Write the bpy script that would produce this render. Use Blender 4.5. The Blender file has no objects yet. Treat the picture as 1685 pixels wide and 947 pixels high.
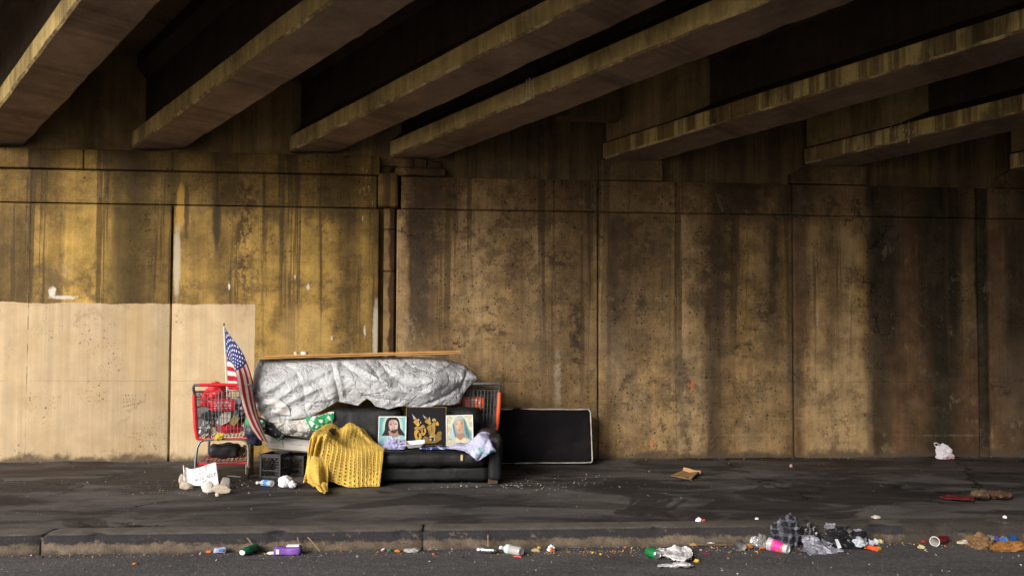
import bpy, bmesh, math, random
import numpy as np
from mathutils import Vector, Matrix, noise, Euler
from mathutils.bvhtree import BVHTree
random.seed(7)
R = math.radians
scene = bpy.context.scene
COL = scene.collection

# ------------------------------------------------------------------ camera
YAW, PITCH, ROLL, PCY, DIST, CAMH, FPX = 0.0716717, 0.0330964, 0.003405, 546.96, 10.3269, 1.31, 1300.0
FW = Vector((math.sin(YAW)*math.cos(PITCH), math.cos(YAW)*math.cos(PITCH), math.sin(PITCH)))
RT0 = Vector((math.cos(YAW), -math.sin(YAW), 0)); UP0 = RT0.cross(FW)
RT = RT0*math.cos(ROLL) + UP0*math.sin(ROLL); UP = UP0*math.cos(ROLL) - RT0*math.sin(ROLL)
EYE = Vector((0, -DIST, CAMH))
def ray(px, py): return RT*((px-842.5)/FPX) + UP*((PCY-py)/FPX) + FW
def P(px, py, y=0.0):                 # point of the plane at distance y from the wall
    d = ray(px, py); return EYE + d*((y-EYE.y)/d.y)
def G(px, py, z=0.0):                 # point of the ground plane
    d = ray(px, py); return EYE + d*((z-EYE.z)/d.z)
def PX(px, py, y): return P(px, py, y).x
def PZ(px, py, y): return P(px, py, y).z
cd = bpy.data.cameras.new('camera'); cam = bpy.data.objects.new('camera', cd); COL.objects.link(cam)
M = Matrix((RT, UP, -FW)).transposed().to_4x4(); M.translation = EYE; cam.matrix_world = M
cd.sensor_fit = 'HORIZONTAL'; cd.sensor_width = 36; cd.lens = 36*FPX/1685
cd.shift_y = (PCY-473.5)/1685
cd.clip_end = 2000; cd.clip_start = .05
scene.camera = cam

# ------------------------------------------------------------------ tagging
def tag(o, label=None, cat=None, group=None, kind=None):
    if label: o['label'] = label
    if cat: o['category'] = cat
    if group: o['group'] = group
    if kind: o['kind'] = kind
    return o
def root(name, loc, label, cat, group=None, kind=None):
    o = bpy.data.objects.new(name, None); COL.objects.link(o); o.location = loc; o.empty_display_size = .1
    return tag(o, label, cat, group, kind)

# ------------------------------------------------------------------ mesh builder
class MB:
    def __init__(s): s.v = []; s.f = []; s.m = []
    def add(s, vs, fs, mi=0, X=None):
        b = len(s.v)
        for p in vs:
            p = Vector(p); s.v.append(X @ p if X is not None else p)
        for f in fs: s.f.append([i+b for i in f]); s.m.append(mi)
        return s
    def box(s, lo, hi, bev=0, mi=0, X=None, seg=1, sub=0):
        bm = bmesh.new(); bmesh.ops.create_cube(bm, size=1)
        lo = Vector(lo); hi = Vector(hi); c = (lo+hi)/2; d = hi-lo
        for v in bm.verts: v.co = Vector((v.co.x*d.x, v.co.y*d.y, v.co.z*d.z)) + c
        if bev: bmesh.ops.bevel(bm, geom=bm.edges[:], offset=min(bev, min(abs(k) for k in d)*.49), segments=seg, affect='EDGES', profile=.5)
        if sub: bmesh.ops.subdivide_edges(bm, edges=bm.edges[:], cuts=sub, use_grid_fill=True)
        bm.verts.index_update()
        s.add([v.co.copy() for v in bm.verts], [[v.index for v in f.verts] for f in bm.faces], mi, X); bm.free(); return s
    def tube(s, pts, r, n=8, mi=0, closed=False, X=None, flat=1.0):
        pts = [Vector(p) for p in pts]; k = len(pts); rs = r if isinstance(r, (list, tuple)) else [r]*k
        vs = []; fs = []; prev = None
        for i in range(k):
            a = pts[(i-1) % k] if (closed or i > 0) else pts[i]; b = pts[(i+1) % k] if (closed or i < k-1) else pts[i]
            t = (b-a).normalized() if (b-a).length > 1e-9 else Vector((0, 0, 1))
            if prev is None:
                h = Vector((0, 0, 1)) if abs(t.z) < .9 else Vector((1, 0, 0)); u = t.cross(h).normalized()
            else:
                u = (prev - t*prev.dot(t)); u = u.normalized() if u.length > 1e-6 else t.orthogonal().normalized()
            prev = u; w = t.cross(u)
            for j in range(n):
                a_ = 2*math.pi*j/n; vs.append(pts[i] + (u*math.cos(a_) + w*math.sin(a_)*flat)*rs[i])
        m = k if closed else k-1
        for i in range(m):
            for j in range(n):
                fs.append([i*n+j, i*n+(j+1) % n, ((i+1) % k)*n+(j+1) % n, ((i+1) % k)*n+j])
        if not closed: fs.append(list(range(n))[::-1]); fs.append([(k-1)*n+j for j in range(n)])
        return s.add(vs, fs, mi, X)
    def lathe(s, prof, n=20, mi=0, X=None, cap=True):
        vs = []; fs = []
        for r, z in prof:
            for j in range(n): a = 2*math.pi*j/n; vs.append((r*math.cos(a), r*math.sin(a), z))
        for i in range(len(prof)-1):
            for j in range(n): fs.append([i*n+j, i*n+(j+1) % n, (i+1)*n+(j+1) % n, (i+1)*n+j])
        if cap:
            fs.append([j for j in range(n)][::-1]); fs.append([(len(prof)-1)*n+j for j in range(n)])
        return s.add(vs, fs, mi, X)
    def prism(s, pts, axis_vec, mi=0, X=None):   # polygon extruded along a vector
        n = len(pts); a = Vector(axis_vec); vs = [Vector(p) for p in pts] + [Vector(p)+a for p in pts]
        fs = [list(range(n))[::-1], [n+i for i in range(n)]] + [[i, (i+1) % n, n+(i+1) % n, n+i] for i in range(n)]
        return s.add(vs, fs, mi, X)
    def grid(s, fn, nu, nv, mi=0, keep=None, X=None, wrap=False):
        vs = [fn(i/nu, j/nv) for j in range(nv+1) for i in range(nu+1)]
        fs = []
        for j in range(nv):
            for i in range(nu):
                if keep and not keep(i, j): continue
                a = j*(nu+1)+i; fs.append([a, a+1, a+nu+2, a+nu+1])
        return s.add(vs, fs, mi, X)
    def ico(s, fn, sub=3, mi=0, X=None):
        bm = bmesh.new(); bmesh.ops.create_icosphere(bm, subdivisions=sub, radius=1); bm.verts.index_update()
        s.add([fn(v.co.copy()) for v in bm.verts], [[v.index for v in f.verts] for f in bm.faces], mi, X); bm.free(); return s
    def build(s, name, mats, parent=None, origin=None, smooth=35, solid=0, label=None, cat=None, group=None, kind=None, uv=None, sub=0):
        if not isinstance(mats, (list, tuple)): mats = [mats]
        if parent is not None: o0 = parent.matrix_world_loc if hasattr(parent, 'matrix_world_loc') else wloc(parent)
        elif origin is not None: o0 = Vector(origin)
        else:
            xs = [p.x for p in s.v]; ys = [p.y for p in s.v]; zs = [p.z for p in s.v]
            o0 = Vector(((min(xs)+max(xs))/2, (min(ys)+max(ys))/2, min(zs)))
        me = bpy.data.meshes.new(name); me.from_pydata([p-o0 for p in s.v], [], s.f); me.validate()
        for m in mats: me.materials.append(m)
        if len(me.polygons) == len(s.m): me.polygons.foreach_set('material_index', s.m)
        me.polygons.foreach_set('use_smooth', [smooth > 0]*len(me.polygons))
        if 0 < smooth < 180: me.set_sharp_from_angle(angle=R(smooth))
        if uv is not None and len(me.vertices) == len(uv):
            l = me.uv_layers.new(name='uv')
            for lp in me.loops: l.data[lp.index].uv = uv[lp.vertex_index]
        me.update()
        o = bpy.data.objects.new(name, me); COL.objects.link(o)
        if parent is not None: o.parent = parent
        else: o.location = o0
        if solid: md = o.modifiers.new('thickness', 'SOLIDIFY'); md.thickness = solid; md.offset = 0
        if sub: md = o.modifiers.new('smooth', 'SUBSURF'); md.levels = sub; md.render_levels = sub
        return tag(o, label, cat, group, kind)
def wloc(o):
    l = Vector(o.location)
    return l + wloc(o.parent) if o.parent else l
def cr(pts, t):                        # Catmull-Rom through a list of values, t in 0..1
    n = len(pts)-1; x = min(max(t, 0), 1)*n; i = min(int(x), n-1); f = x-i
    p0 = pts[max(i-1, 0)]; p1 = pts[i]; p2 = pts[i+1]; p3 = pts[min(i+2, n)]
    return (p1*2 + (p2-p0)*f + (p0*2-p1*5+p2*4-p3)*(f*f) + (p1*3-p0-p2*3+p3)*(f*f*f))*.5
def net(N, u, v): return cr([cr(row, u) for row in N], v)
def lin(pts, x):                       # piecewise linear curve
    if x <= pts[0][0]: return pts[0][1]
    for (a, b), (c, d) in zip(pts, pts[1:]):
        if x <= c: return b + (d-b)*(x-a)/(c-a)
    return pts[-1][1]
def ss(a, b, x): t = min(max((x-a)/(b-a), 0), 1); return t*t*(3-2*t)
def crease(p, k=1.0):                  # crumpled sheet relief: creased cells
    d = noise.voronoi(p*k)[0]; return d[1]-d[0]
def ridged(p): return 1-abs(noise.noise(p))*2

# ------------------------------------------------------------------ materials
def srgb(r, g, b): return tuple((c/255/12.92 if c/255 <= .04045 else ((c/255+.055)/1.055)**2.4) for c in (r, g, b))
class NT:
    def __init__(s, name):
        s.mat = bpy.data.materials.new(name); s.mat.use_nodes = True; s.t = s.mat.node_tree; s.n = s.t.nodes; s.bsdf = s.n['Principled BSDF']
        s.pos = None
    def link(s, a, b): s.t.links.new(a, b)
    def put(s, sock, v):
        if isinstance(v, bpy.types.NodeSocket): s.link(v, sock)
        elif isinstance(v, (tuple, list)) and len(v) == 3 and sock.type == 'RGBA': sock.default_value = (*v, 1)
        else: sock.default_value = v
    def P(s):
        if s.pos is None: s.pos = s.n.new('ShaderNodeNewGeometry').outputs['Position']
        return s.pos
    def obj(s): return s.n.new('ShaderNodeTexCoord').outputs['Object']
    def m(s, op, a, b=None, c=None, clamp=False):
        n = s.n.new('ShaderNodeMath'); n.operation = op; n.use_clamp = clamp
        s.put(n.inputs[0], a)
        if b is not None: s.put(n.inputs[1], b)
        if c is not None: s.put(n.inputs[2], c)
        return n.outputs[0]
    def vm(s, op, a, b=None):
        n = s.n.new('ShaderNodeVectorMath'); n.operation = op; s.put(n.inputs[0], a)
        if b is not None: s.put(n.inputs[1], b)
        return n.outputs['Value'] if op == 'DOT_PRODUCT' else n.outputs[0]
    def sep(s, v): n = s.n.new('ShaderNodeSeparateXYZ'); s.link(v, n.inputs[0]); return n.outputs
    def comb(s, x=0., y=0., z=0.):
        n = s.n.new('ShaderNodeCombineXYZ')
        for k, v in enumerate((x, y, z)): s.put(n.inputs[k], v)
        return n.outputs[0]
    def noise(s, vec, scale=1., detail=4., rough=.55, col=False, dist=0.):
        n = s.n.new('ShaderNodeTexNoise'); s.link(vec, n.inputs['Vector']); n.inputs['Scale'].default_value = scale
        n.inputs['Detail'].default_value = detail; n.inputs['Roughness'].default_value = rough; n.inputs['Distortion'].default_value = dist
        return n.outputs['Color' if col else 'Fac']
    def vor(s, vec, scale, feature='F1', out='Distance', rand=1.):
        n = s.n.new('ShaderNodeTexVoronoi'); n.feature = feature; s.link(vec, n.inputs['Vector']); n.inputs['Scale'].default_value = scale
        n.inputs['Randomness'].default_value = rand; return n.outputs[out]
    def stretch(s, v, k): return s.vm('MULTIPLY', v, k)
    def ramp(s, f, stops, interp='LINEAR'):
        n = s.n.new('ShaderNodeValToRGB'); n.color_ramp.interpolation = interp; e = n.color_ramp.elements
        while len(e) < len(stops): e.new(.5)
        for el, (p, c) in zip(e, sorted(stops, key=lambda q: q[0])):
            el.position = p; el.color = (c, c, c, 1) if not isinstance(c, (tuple, list)) else (*c, 1)
        s.put(n.inputs[0], f); return n.outputs[0]
    def rng(s, f, a, b, c=0., d=1., smooth=True):
        n = s.n.new('ShaderNodeMapRange'); n.interpolation_type = 'SMOOTHSTEP' if smooth else 'LINEAR'
        s.put(n.inputs[0], f)
        for k, v in zip((1, 2, 3, 4), (a, b, c, d)): s.put(n.inputs[k], v)
        return n.outputs[0]
    def mix(s, f, a, b, mode='MIX'):
        n = s.n.new('ShaderNodeMix'); n.data_type = 'RGBA'; n.blend_type = mode; n.clamp_factor = True
        s.put(n.inputs[0], f); s.put(n.inputs[6], a); s.put(n.inputs[7], b); return n.outputs[2]
    def mul(s, col, fac):              # darken / lighten a colour by a scalar
        n = s.n.new('ShaderNodeVectorMath'); n.operation = 'SCALE'; s.put(n.inputs[0], col); s.put(n.inputs['Scale'], fac); return n.outputs[0]
    def bump(s, h, strength=.3, dist=.01, normal=None):
        n = s.n.new('ShaderNodeBump'); s.put(n.inputs['Height'], h); n.inputs['Strength'].default_value = strength; n.inputs['Distance'].default_value = dist
        if normal is not None: s.link(normal, n.inputs['Normal'])
        return n.outputs[0]
    def out(s, col, rough=.8, spec=.3, normal=None, metal=0.):
        s.put(s.bsdf.inputs['Base Color'], col); s.put(s.bsdf.inputs['Roughness'], rough); s.put(s.bsdf.inputs['Specular IOR Level'], spec)
        s.put(s.bsdf.inputs['Metallic'], metal)
        if normal is not None: s.link(normal, s.bsdf.inputs['Normal'])
        return s.mat
_mc = {}
def pm(name, col, rough=.7, spec=.35, var=.25, vs=6., bs=40., bst=.15, metal=0., alpha=1., trans=0., dirt=0.):
    """plain surface with tonal variation, dirt and fine relief"""
    if name in _mc: return _mc[name]
    t = NT(name); o = t.obj()
    n1 = t.noise(o, vs, 5); n2 = t.noise(o, bs, 3)
    c = t.mul(col, t.rng(n1, .3, .7, 1-var, 1+var*.6, False))
    if dirt: c = t.mix(t.rng(t.noise(o, vs*.6, 6, .65), .5, .68, 0, dirt), c, (.05, .042, .035))
    r = t.m('ADD', rough-.08, t.m('MULTIPLY', n1, .16))
    t.out(c, r, spec, t.bump(n2, bst, .004), metal)
    if trans: t.bsdf.inputs['Transmission Weight'].default_value = trans; t.bsdf.inputs['IOR'].default_value = 1.2
    if alpha < 1: t.bsdf.inputs['Alpha'].default_value = alpha
    _mc[name] = t.mat; return t.mat
# ------------------------------------------------------------------ concrete
b_ = (.36,.23,.062); o_ = (.27,.17,.048); m_ = (.19,.12,.037); d_ = (.105,.068,.024); k_ = (.058,.036,.013); p_ = (.36,.30,.20)
t_ = (.30,.205,.103); g_ = (.25,.163,.076); u_ = (.155,.099,.047); r_ = (.105,.060,.031); e_ = (.058,.039,.022); v_ = (.030,.024,.014); y_ = (.235,.152,.058)
TONES = dict(b=b_, o=o_, m=m_, d=d_, k=k_, p=p_, t=t_, g=g_, u=u_, r=r_, e=e_, v=v_, y=y_)
def stops(spec, x0, x1):               # "px:tone" list -> colour stops along the wall
    out = []
    for w in spec.split():
        a, c = w.split(':'); out.append(((PX(float(a), 430, 0)-x0)/(x1-x0), TONES[c]))
    while len(out) > 32:
        k = min(range(1, len(out)-1), key=lambda i: out[i+1][0]-out[i-1][0]); out.pop(k)
    return out
def wall_mat(name, low, mid, top, x0, x1, paint=False, pits=.5, extra=None):
    t = NT(name); p = t.P(); X, Y, Z = t.sep(p)
    big = t.noise(t.stretch(p, (1.7, 1, .5)), 1.6, 5, .6); med = t.noise(t.stretch(p, (1, 1, .22)), 9, 4, .6)
    xd = t.m('ADD', X, t.m('ADD', t.m('MULTIPLY_ADD', big, .16, -.08), t.m('MULTIPLY_ADD', med, .12, -.06)))
    f = t.m('DIVIDE', t.m('SUBTRACT', xd, x0), x1-x0)
    zd = t.m('ADD', Z, t.m('MULTIPLY_ADD', big, 1.4, -.7))
    c = t.mix(t.rng(zd, .9, 2.0), t.ramp(f, stops(low, x0, x1)), t.ramp(f, stops(mid, x0, x1)))
    c = t.mix(t.rng(t.m('ADD', Z, t.m('MULTIPLY_ADD', med, .3, -.15)), 3.0, 3.35), c, t.ramp(f, stops(top, x0, x1)))
    mott = t.noise(p, 3.1, 9, .68); c = t.mul(c, t.rng(mott, .32, .68, .5, 1.38, False))
    blot = t.noise(t.vm('ADD', p, (9.3, 0, 4.1)), 1.35, 10, .72); c = t.mix(t.rng(blot, .53, .62, 0, .6), c, (.075, .052, .03))
    strk = t.noise(t.stretch(p, (22, 1, .55)), 1, 5, .6); c = t.mul(c, t.rng(strk, .3, .7, .84, 1.12, False))
    dr = t.noise(t.stretch(t.vm('ADD', p, (.4, 0, 0)), (5.5, 1, .13)), 1, 6, .7); dr2 = t.noise(t.stretch(t.vm('ADD', p, (8.4, 0, 3)), (15, 1, .3)), 1, 5, .7)
    dm = t.m('MAXIMUM', t.rng(dr, .545, .60, 0, .78), t.m('MULTIPLY', t.rng(dr2, .58, .64, 0, .45), t.rng(big, .48, .6)))
    c = t.mix(t.m('MULTIPLY', dm, t.rng(t.m('ADD', Z, t.m('MULTIPLY', big, 2.2)), 1.6, 3.4, .15, 1)), c, (.06, .038, .017))
    grain = t.noise(p, 85, 4, .6); c = t.mul(c, t.rng(grain, .3, .7, .66, 1.3, False))
    cor = t.noise(t.vm('ADD', p, (2.5, 0, 5.5)), 5.5, 11, .78); creg = t.noise(t.vm('ADD', p, (7, 0, 1)), .85, 4, .6)
    c = t.mix(t.m('MULTIPLY', t.m('MULTIPLY', t.rng(cor, .50, .57), t.rng(creg, .42, .58)), .35+.35*pits), c, (.062, .042, .024))
    pale = t.noise(t.stretch(t.vm('ADD', p, (4.5, 0, 9)), (1, 1, .7)), 4.2, 11, .76); c = t.mix(t.m('MULTIPLY', t.rng(pale, .54, .62), t.rng(creg, .55, .4, 0, .32)), c, (.36, .28, .17))
    # greenish-grey film in patches
    film = t.noise(t.stretch(t.vm('ADD', p, (3, 0, 7)), (1, 1, .4)), 1.1, 6, .6)
    c = t.mix(t.rng(film, .5, .68, 0, .28), c, (.13, .095, .025) if paint else (.12, .10, .075))
    painted = None
    if paint:
        ex = t.m('ADD', X, t.m('MULTIPLY_ADD', t.noise(p, 6, 4), .03, -.015)); ez = t.m('ADD', Z, t.m('MULTIPLY_ADD', t.noise(t.stretch(p, (1, 1, 0)), 2.2, 4), .10, -.05))
        painted = t.m('MULTIPLY', t.rng(ex, PX(419, 560, 0)-.004, PX(419, 560, 0)+.004, 1, 0), t.rng(ez, PZ(200, 499, 0)-.004, PZ(200, 499, 0)+.004, 1, 0))
        fstr = t.noise(t.stretch(p, (16, 1, .25)), 1, 5, .6); fm = t.noise(p, 2.3, 6, .6)
        pc = t.mul((.475, .36, .225), t.rng(fstr, .3, .72, .78, 1.07, False))
        pc = t.mix(t.rng(fm, .42, .7, 0, .6), pc, (.39, .28, .15)); pc = t.mul(pc, t.rng(mott, .3, .7, .85, 1.08, False)); pc = t.mul(pc, t.rng(grain, .28, .72, .93, 1.05, False))
        pc = t.mix(t.m('MULTIPLY', t.rng(t.m('ABSOLUTE', t.m('SUBTRACT', xd, PX(222, 600, 0))), .03, .22, .32, 0), t.rng(Z, .5, 1.9, .2, 1)), pc, (.40, .25, .085))
        c = t.mix(painted, c, pc)
    # form lines, seams
    wob = t.m('MULTIPLY_ADD', t.noise(p, 7, 3), .02, -.01)
    for sx, w, k in (((PX(47, 500, 0), .010, .75),) if paint else ((PX(1112, 500, 0), .008, .6), (PX(826, 450, 0), .006, .3), (PX(1395, 650, 0), .006, .4))):
        dx = t.m('ABSOLUTE', t.m('SUBTRACT', t.m('ADD', X, wob), sx)); brk = t.rng(t.noise(p, 5, 4), .38, .52)
        c = t.mul(c, t.m('SUBTRACT', 1., t.m('MULTIPLY', t.m('MULTIPLY', t.rng(dx, 0., w, k, 0), brk), t.rng(Z, .9, 1.1, .35 if paint else 1, 1))))
    for sz, k in ((1.015, .35), (2.55, .3), (1.97, .22)):
        dz = t.m('ABSOLUTE', t.m('SUBTRACT', t.m('ADD', Z, t.m('MULTIPLY', wob, .5)), sz)); brk = t.rng(t.noise(t.vm('ADD', p, (5, 0, 0)), 2.4, 4), .45, .58)
        c = t.mul(c, t.m('SUBTRACT', 1., t.m('MULTIPLY', t.rng(dz, 0., .007, k, 0), brk)))
    # pits
    region = t.noise(t.vm('ADD', p, (1, 0, 2.2)), 1.25, 4, .6)
    pm1 = t.rng(t.vor(p, 17.), .16, .22, 1, 0); sel = t.rng(t.sep(t.vor(p, 17., out='Color'))[0], .62, .66)
    pm2 = t.rng(t.vor(p, 42.), .20, .28, 1, 0); sel2 = t.rng(t.sep(t.vor(p, 42., out='Color'))[1], .6, .64)
    pit = t.m('MULTIPLY', t.m('MAXIMUM', t.m('MULTIPLY', pm1, sel), t.m('MULTIPLY', pm2, sel2)), t.rng(region, .60-pits*.22, .72-pits*.22))
    if paint: pit = t.m('MULTIPLY', pit, t.rng(painted, 0, 1, 1, .75))
    c = t.mul(c, t.m('SUBTRACT', 1., t.m('MULTIPLY', pit, .8)))
    # cracks and spalls
    wv = t.vm('ADD', p, t.vm('SCALE', t.noise(p, 3.5, 6, .6, col=True)));  wv.node.inputs[1].links and None
    dcr = t.n.new('ShaderNodeVectorMath'); dcr.operation = 'MULTIPLY_ADD'; t.link(t.noise(p, 4, 6, .65, col=True), dcr.inputs[0]); dcr.inputs[1].default_value = (.5,)*3; t.link(p, dcr.inputs[2])
    ck = t.rng(t.vor(dcr.outputs[0], .85, 'DISTANCE_TO_EDGE'), .004, .012, 1, 0)
    ck = t.m('MULTIPLY', ck, t.rng(t.noise(t.vm('ADD', p, (2, 0, 8)), 1.1, 3), .55, .62)); ck = t.m('MULTIPLY', ck, .25 if paint else .8)
    c = t.mul(c, t.m('SUBTRACT', 1., t.m('MULTIPLY', ck, .85)))
    # damp dirt at the foot, grime under the ledge
    c = t.mix(t.rng(t.m('ADD', Z, t.m('MULTIPLY_ADD', t.noise(p, 4, 7, .7), .34, -.17)), .02, .12, .88, 0), c, (.07, .052, .035))
    if extra: c = extra(t, c, p, X, Z)
    h = t.m('SUBTRACT', t.m('MULTIPLY_ADD', mott, .5, t.m('MULTIPLY', grain, .25)), t.m('ADD', pit, ck))
    return t.out(c, .9, .18, t.bump(h, .55, .012))
def blob(t, p, X, Z, px, py, rx, rz, soft=.5, warp=.6, sc=9):
    """soft-edged irregular spot on the wall"""
    c0 = P(px, py, 0); wx = t.m('MULTIPLY_ADD', t.noise(p, sc, 5, .65), warp*rx*2, -warp*rx); wz = t.m('MULTIPLY_ADD', t.noise(t.vm('ADD', p, (4, 2, 1)), sc, 5, .65), warp*rz*2, -warp*rz)
    a = t.m('DIVIDE', t.m('SUBTRACT', t.m('ADD', X, wx), c0.x), rx); b = t.m('DIVIDE', t.m('SUBTRACT', t.m('ADD', Z, wz), c0.z), rz)
    return t.rng(t.m('ADD', t.m('MULTIPLY', a, a), t.m('MULTIPLY', b, b)), 1-soft, 1+soft*.4, 1, 0)
def left_extra(t, c, p, X, Z):
    # spalled column, rust-brown stain beside the joint, white drips and smears
    tear = t.rng(t.noise(t.stretch(t.vm('ADD', p, (1.5, 0, 0)), (1, 1, .6)), 9, 8, .75), .46, .54)
    c = t.mix(t.m('MULTIPLY', blob(t, p, X, Z, 400, 395, .14, .95, .9, .3), tear), c, (.075, .045, .02))
    c = t.mix(t.m('MULTIPLY', blob(t, p, X, Z, 402, 325, .22, .25, .9, .4), tear), c, (.07, .04, .02))
    c = t.mix(t.m('MULTIPLY', blob(t, p, X, Z, 357, 365, .06, .36, .7, .4), .85), c, (.04, .03, .016))
    c = t.mix(t.m('MULTIPLY', blob(t, p, X, Z, 297, 340, .055, .32, .6, .5), .8), c, (.42, .24, .06))
    c = t.mix(t.m('MULTIPLY', blob(t, p, X, Z, 307, 345, .035, .40, .6, .6), .8), c, (.06, .042, .024))
    c = t.mix(t.m('MULTIPLY', blob(t, p, X, Z, 291, 430, .05, .5, .8, .5), .75), c, (.42, .37, .27))
    c = t.mix(blob(t, p, X, Z, 86, 480, .045, .075, .8, .9, 14), c, (.50, .47, .40)); c = t.mix(t.m('MULTIPLY', blob(t, p, X, Z, 105, 489, .18, .028, .8, .9, 14), .85), c, (.50, .47, .40))
    c = t.mix(t.m('MULTIPLY', blob(t, p, X, Z, 500, 560, .38, .5, .6, .35, 4), .35), c, (.44, .29, .11))
    for q in ((507, 472, .02, .05), (485, 455, .012, .03), (377, 470, .014, .05), (546, 556, .015, .03), (600, 545, .015, .08)): c = t.mix(blob(t, p, X, Z, *q, .8, 1.2, 25), c, (.50, .47, .40))
    drip = t.rng(t.noise(t.stretch(p, (60, 1, 5)), 1, 3, .6), .62, .68)
    c = t.mix(t.m('MULTIPLY', drip, blob(t, p, X, Z, 601, 320, .16, .5, .9, .3)), c, (.62, .56, .42))
    c = t.mix(t.m('MULTIPLY', blob(t, p, X, Z, 619, 545, .05, .42, .7, .5), .75), c, (.50, .46, .38))
    return c
def right_extra(t, c, p, X, Z):
    tear = t.rng(t.noise(t.vm('ADD', p, (6, 0, 3)), 6, 9, .75), .47, .55)
    for q in ((950, 545, .13, .42, .8), (915, 425, .35, .14, .8), (800, 545, .36, .12, .8), (1265, 515, .22, .16, .9), (1165, 520, .06, .26, .9), (1228, 575, .24, .12, .95), (1225, 320, .45, .2, .9), (1055, 505, .10, .3, .85), (1180, 430, .38, .55, .6), (1355, 340, .3, .22, .7), (735, 325, .3, .18, .6), (698, 385, .26, .80, .85), (948, 560, .10, .5, .8), (1045, 405, .36, .55, .55), (1188, 440, .26, .75, .7), (1274, 420, .08, .8, .7), (1320, 600, .12, .75, .6), (868, 430, .3, .3, .5), (760, 620, .3, .3, .4), (1100, 640, .3, .35, .4), (1030, 650, .12, .5, .6)):
        c = t.mix(t.m('MULTIPLY', t.m('MULTIPLY', blob(t, p, X, Z, *q[:4], .9, .55, 5), tear), q[4]), c, (.045, .031, .018))
    for q in ((917, 625, .06, .42), (1345, 520, .02, .2)): c = t.mix(t.m('MULTIPLY', t.m('MULTIPLY', blob(t, p, X, Z, *q, .9, 1.), .6), t.rng(mt_ := t.noise(p, 12, 6, .7), .35, .55)), c, (.34, .28, .21))
    for q in ((1240, 715, .55, .018), (1330, 688, .9, .010), (1560, 716, .5, .016), (845, 377, .16, .02)): c = t.mix(t.m('MULTIPLY', t.m('MULTIPLY', blob(t, p, X, Z, *q, .9, .8, 7), .28), t.rng(t.noise(p, 9, 6, .7), .38, .6)), c, (.36, .30, .22))
    c = t.mix(t.m('MULTIPLY', blob(t, p, X, Z, 1139, 634, .020, .105, .6, .8, 22), .8), c, (.42, .11, .04)); c = t.mix(t.m('MULTIPLY', blob(t, p, X, Z, 1138, 633, .055, .014, .7, .9, 22), .5), c, (.40, .11, .04))
    c = t.mix(t.m('MULTIPLY', blob(t, p, X, Z, 1072, 729, .02, .035, .5, .5, 22), .8), c, (.55, .15, .06)); c = t.mix(blob(t, p, X, Z, 1517, 585, .018, .018, .3, .2), c, (.06, .03, .22))
    return c
XL0, XL1 = PX(-60, 430, 0), PX(660, 430, 0); XR0, XR1 = PX(640, 430, 0), PX(1730, 430, 0)
W_LEFT = wall_mat('stained_ochre_concrete',
    '-60:m 0:m 45:d 60:o 130:o 240:m 281:o 292:o 350:m 370:o 400:m 430:o 500:b 560:o 590:m 625:o 660:d',
    '-60:d 0:d 22:d 30:m 45:d 55:o 74:o 84:d 98:m 108:b 165:b 178:m 190:d 215:k 240:d 258:m 268:o 281:m 292:o 318:m 345:o 352:d 362:m 372:m 388:o 430:b 455:o 470:m 485:b 540:b 558:m 575:d 588:m 600:o 615:m 625:d 660:d',
    '-60:d 0:m 40:m 60:d 75:d 90:m 110:o 160:b 172:m 182:d 200:d 220:k 245:d 262:m 285:d 300:m 340:m 355:d 368:d 380:d 400:m 430:m 460:m 500:m 545:d 575:d 600:m 640:m', XL0, XL1, True, .5, left_extra)
W_RIGHT = wall_mat('pitted_brown_concrete',
    '640:g 660:t 690:g 730:u 800:g 860:g 930:u 985:g 1000:u 1030:g 1095:g 1112:u 1118:t 1150:t 1170:e 1190:u 1215:g 1290:g 1303:u 1310:r 1325:g 1345:t 1395:t 1418:t 1435:u 1452:r 1470:u 1510:u 1535:e 1560:v 1590:u 1608:v 1622:v 1630:u 1690:u',
    '640:g 652:t 668:g 676:e 700:e 722:u 740:g 790:t 828:g 856:u 880:t 900:g 960:u 985:g 1005:e 1060:u 1095:u 1112:g 1125:t 1160:u 1180:e 1206:u 1225:y 1255:g 1272:e 1290:y 1303:u 1312:r 1330:r 1345:g 1370:u 1402:t 1420:y',
    '640:m 652:m 664:g 676:r 720:e 738:u 780:g 860:u 900:u 970:r 985:u 1000:u 1080:u 1110:g 1150:u 1190:e 1240:e 1270:u 1303:e 1330:e 1350:u 1390:u 1420:u 1436:v 1470:e 1490:r 1512:e 1525:v 1575:v 1585:r 1608:u 1690:e', XR0, XR1, False, .95, right_extra)
W_FAR = wall_mat('dark_streaked_concrete',
    '1280:u 1303:u 1310:r 1325:g 1345:t 1395:t 1418:t 1435:e 1452:e 1470:r 1510:r 1535:v 1560:v 1585:r 1606:r 1609:v 1624:v 1628:r 1690:e',
    '1280:u 1303:u 1310:r 1325:r 1334:g 1345:g 1370:u 1400:t 1418:y 1430:e 1438:v 1470:v 1477:e 1490:r 1508:r 1515:v 1524:v 1570:v 1578:e 1585:u 1603:u 1607:v 1624:v 1629:r 1650:r 1662:v 1690:e',
    '1280:u 1303:e 1330:e 1350:u 1390:u 1420:u 1436:v 1470:e 1490:r 1512:e 1525:v 1575:v 1585:r 1603:u 1608:v 1624:v 1632:u 1690:e', PX(1280, 430, 0), XR1, False, .6, right_extra)

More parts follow.
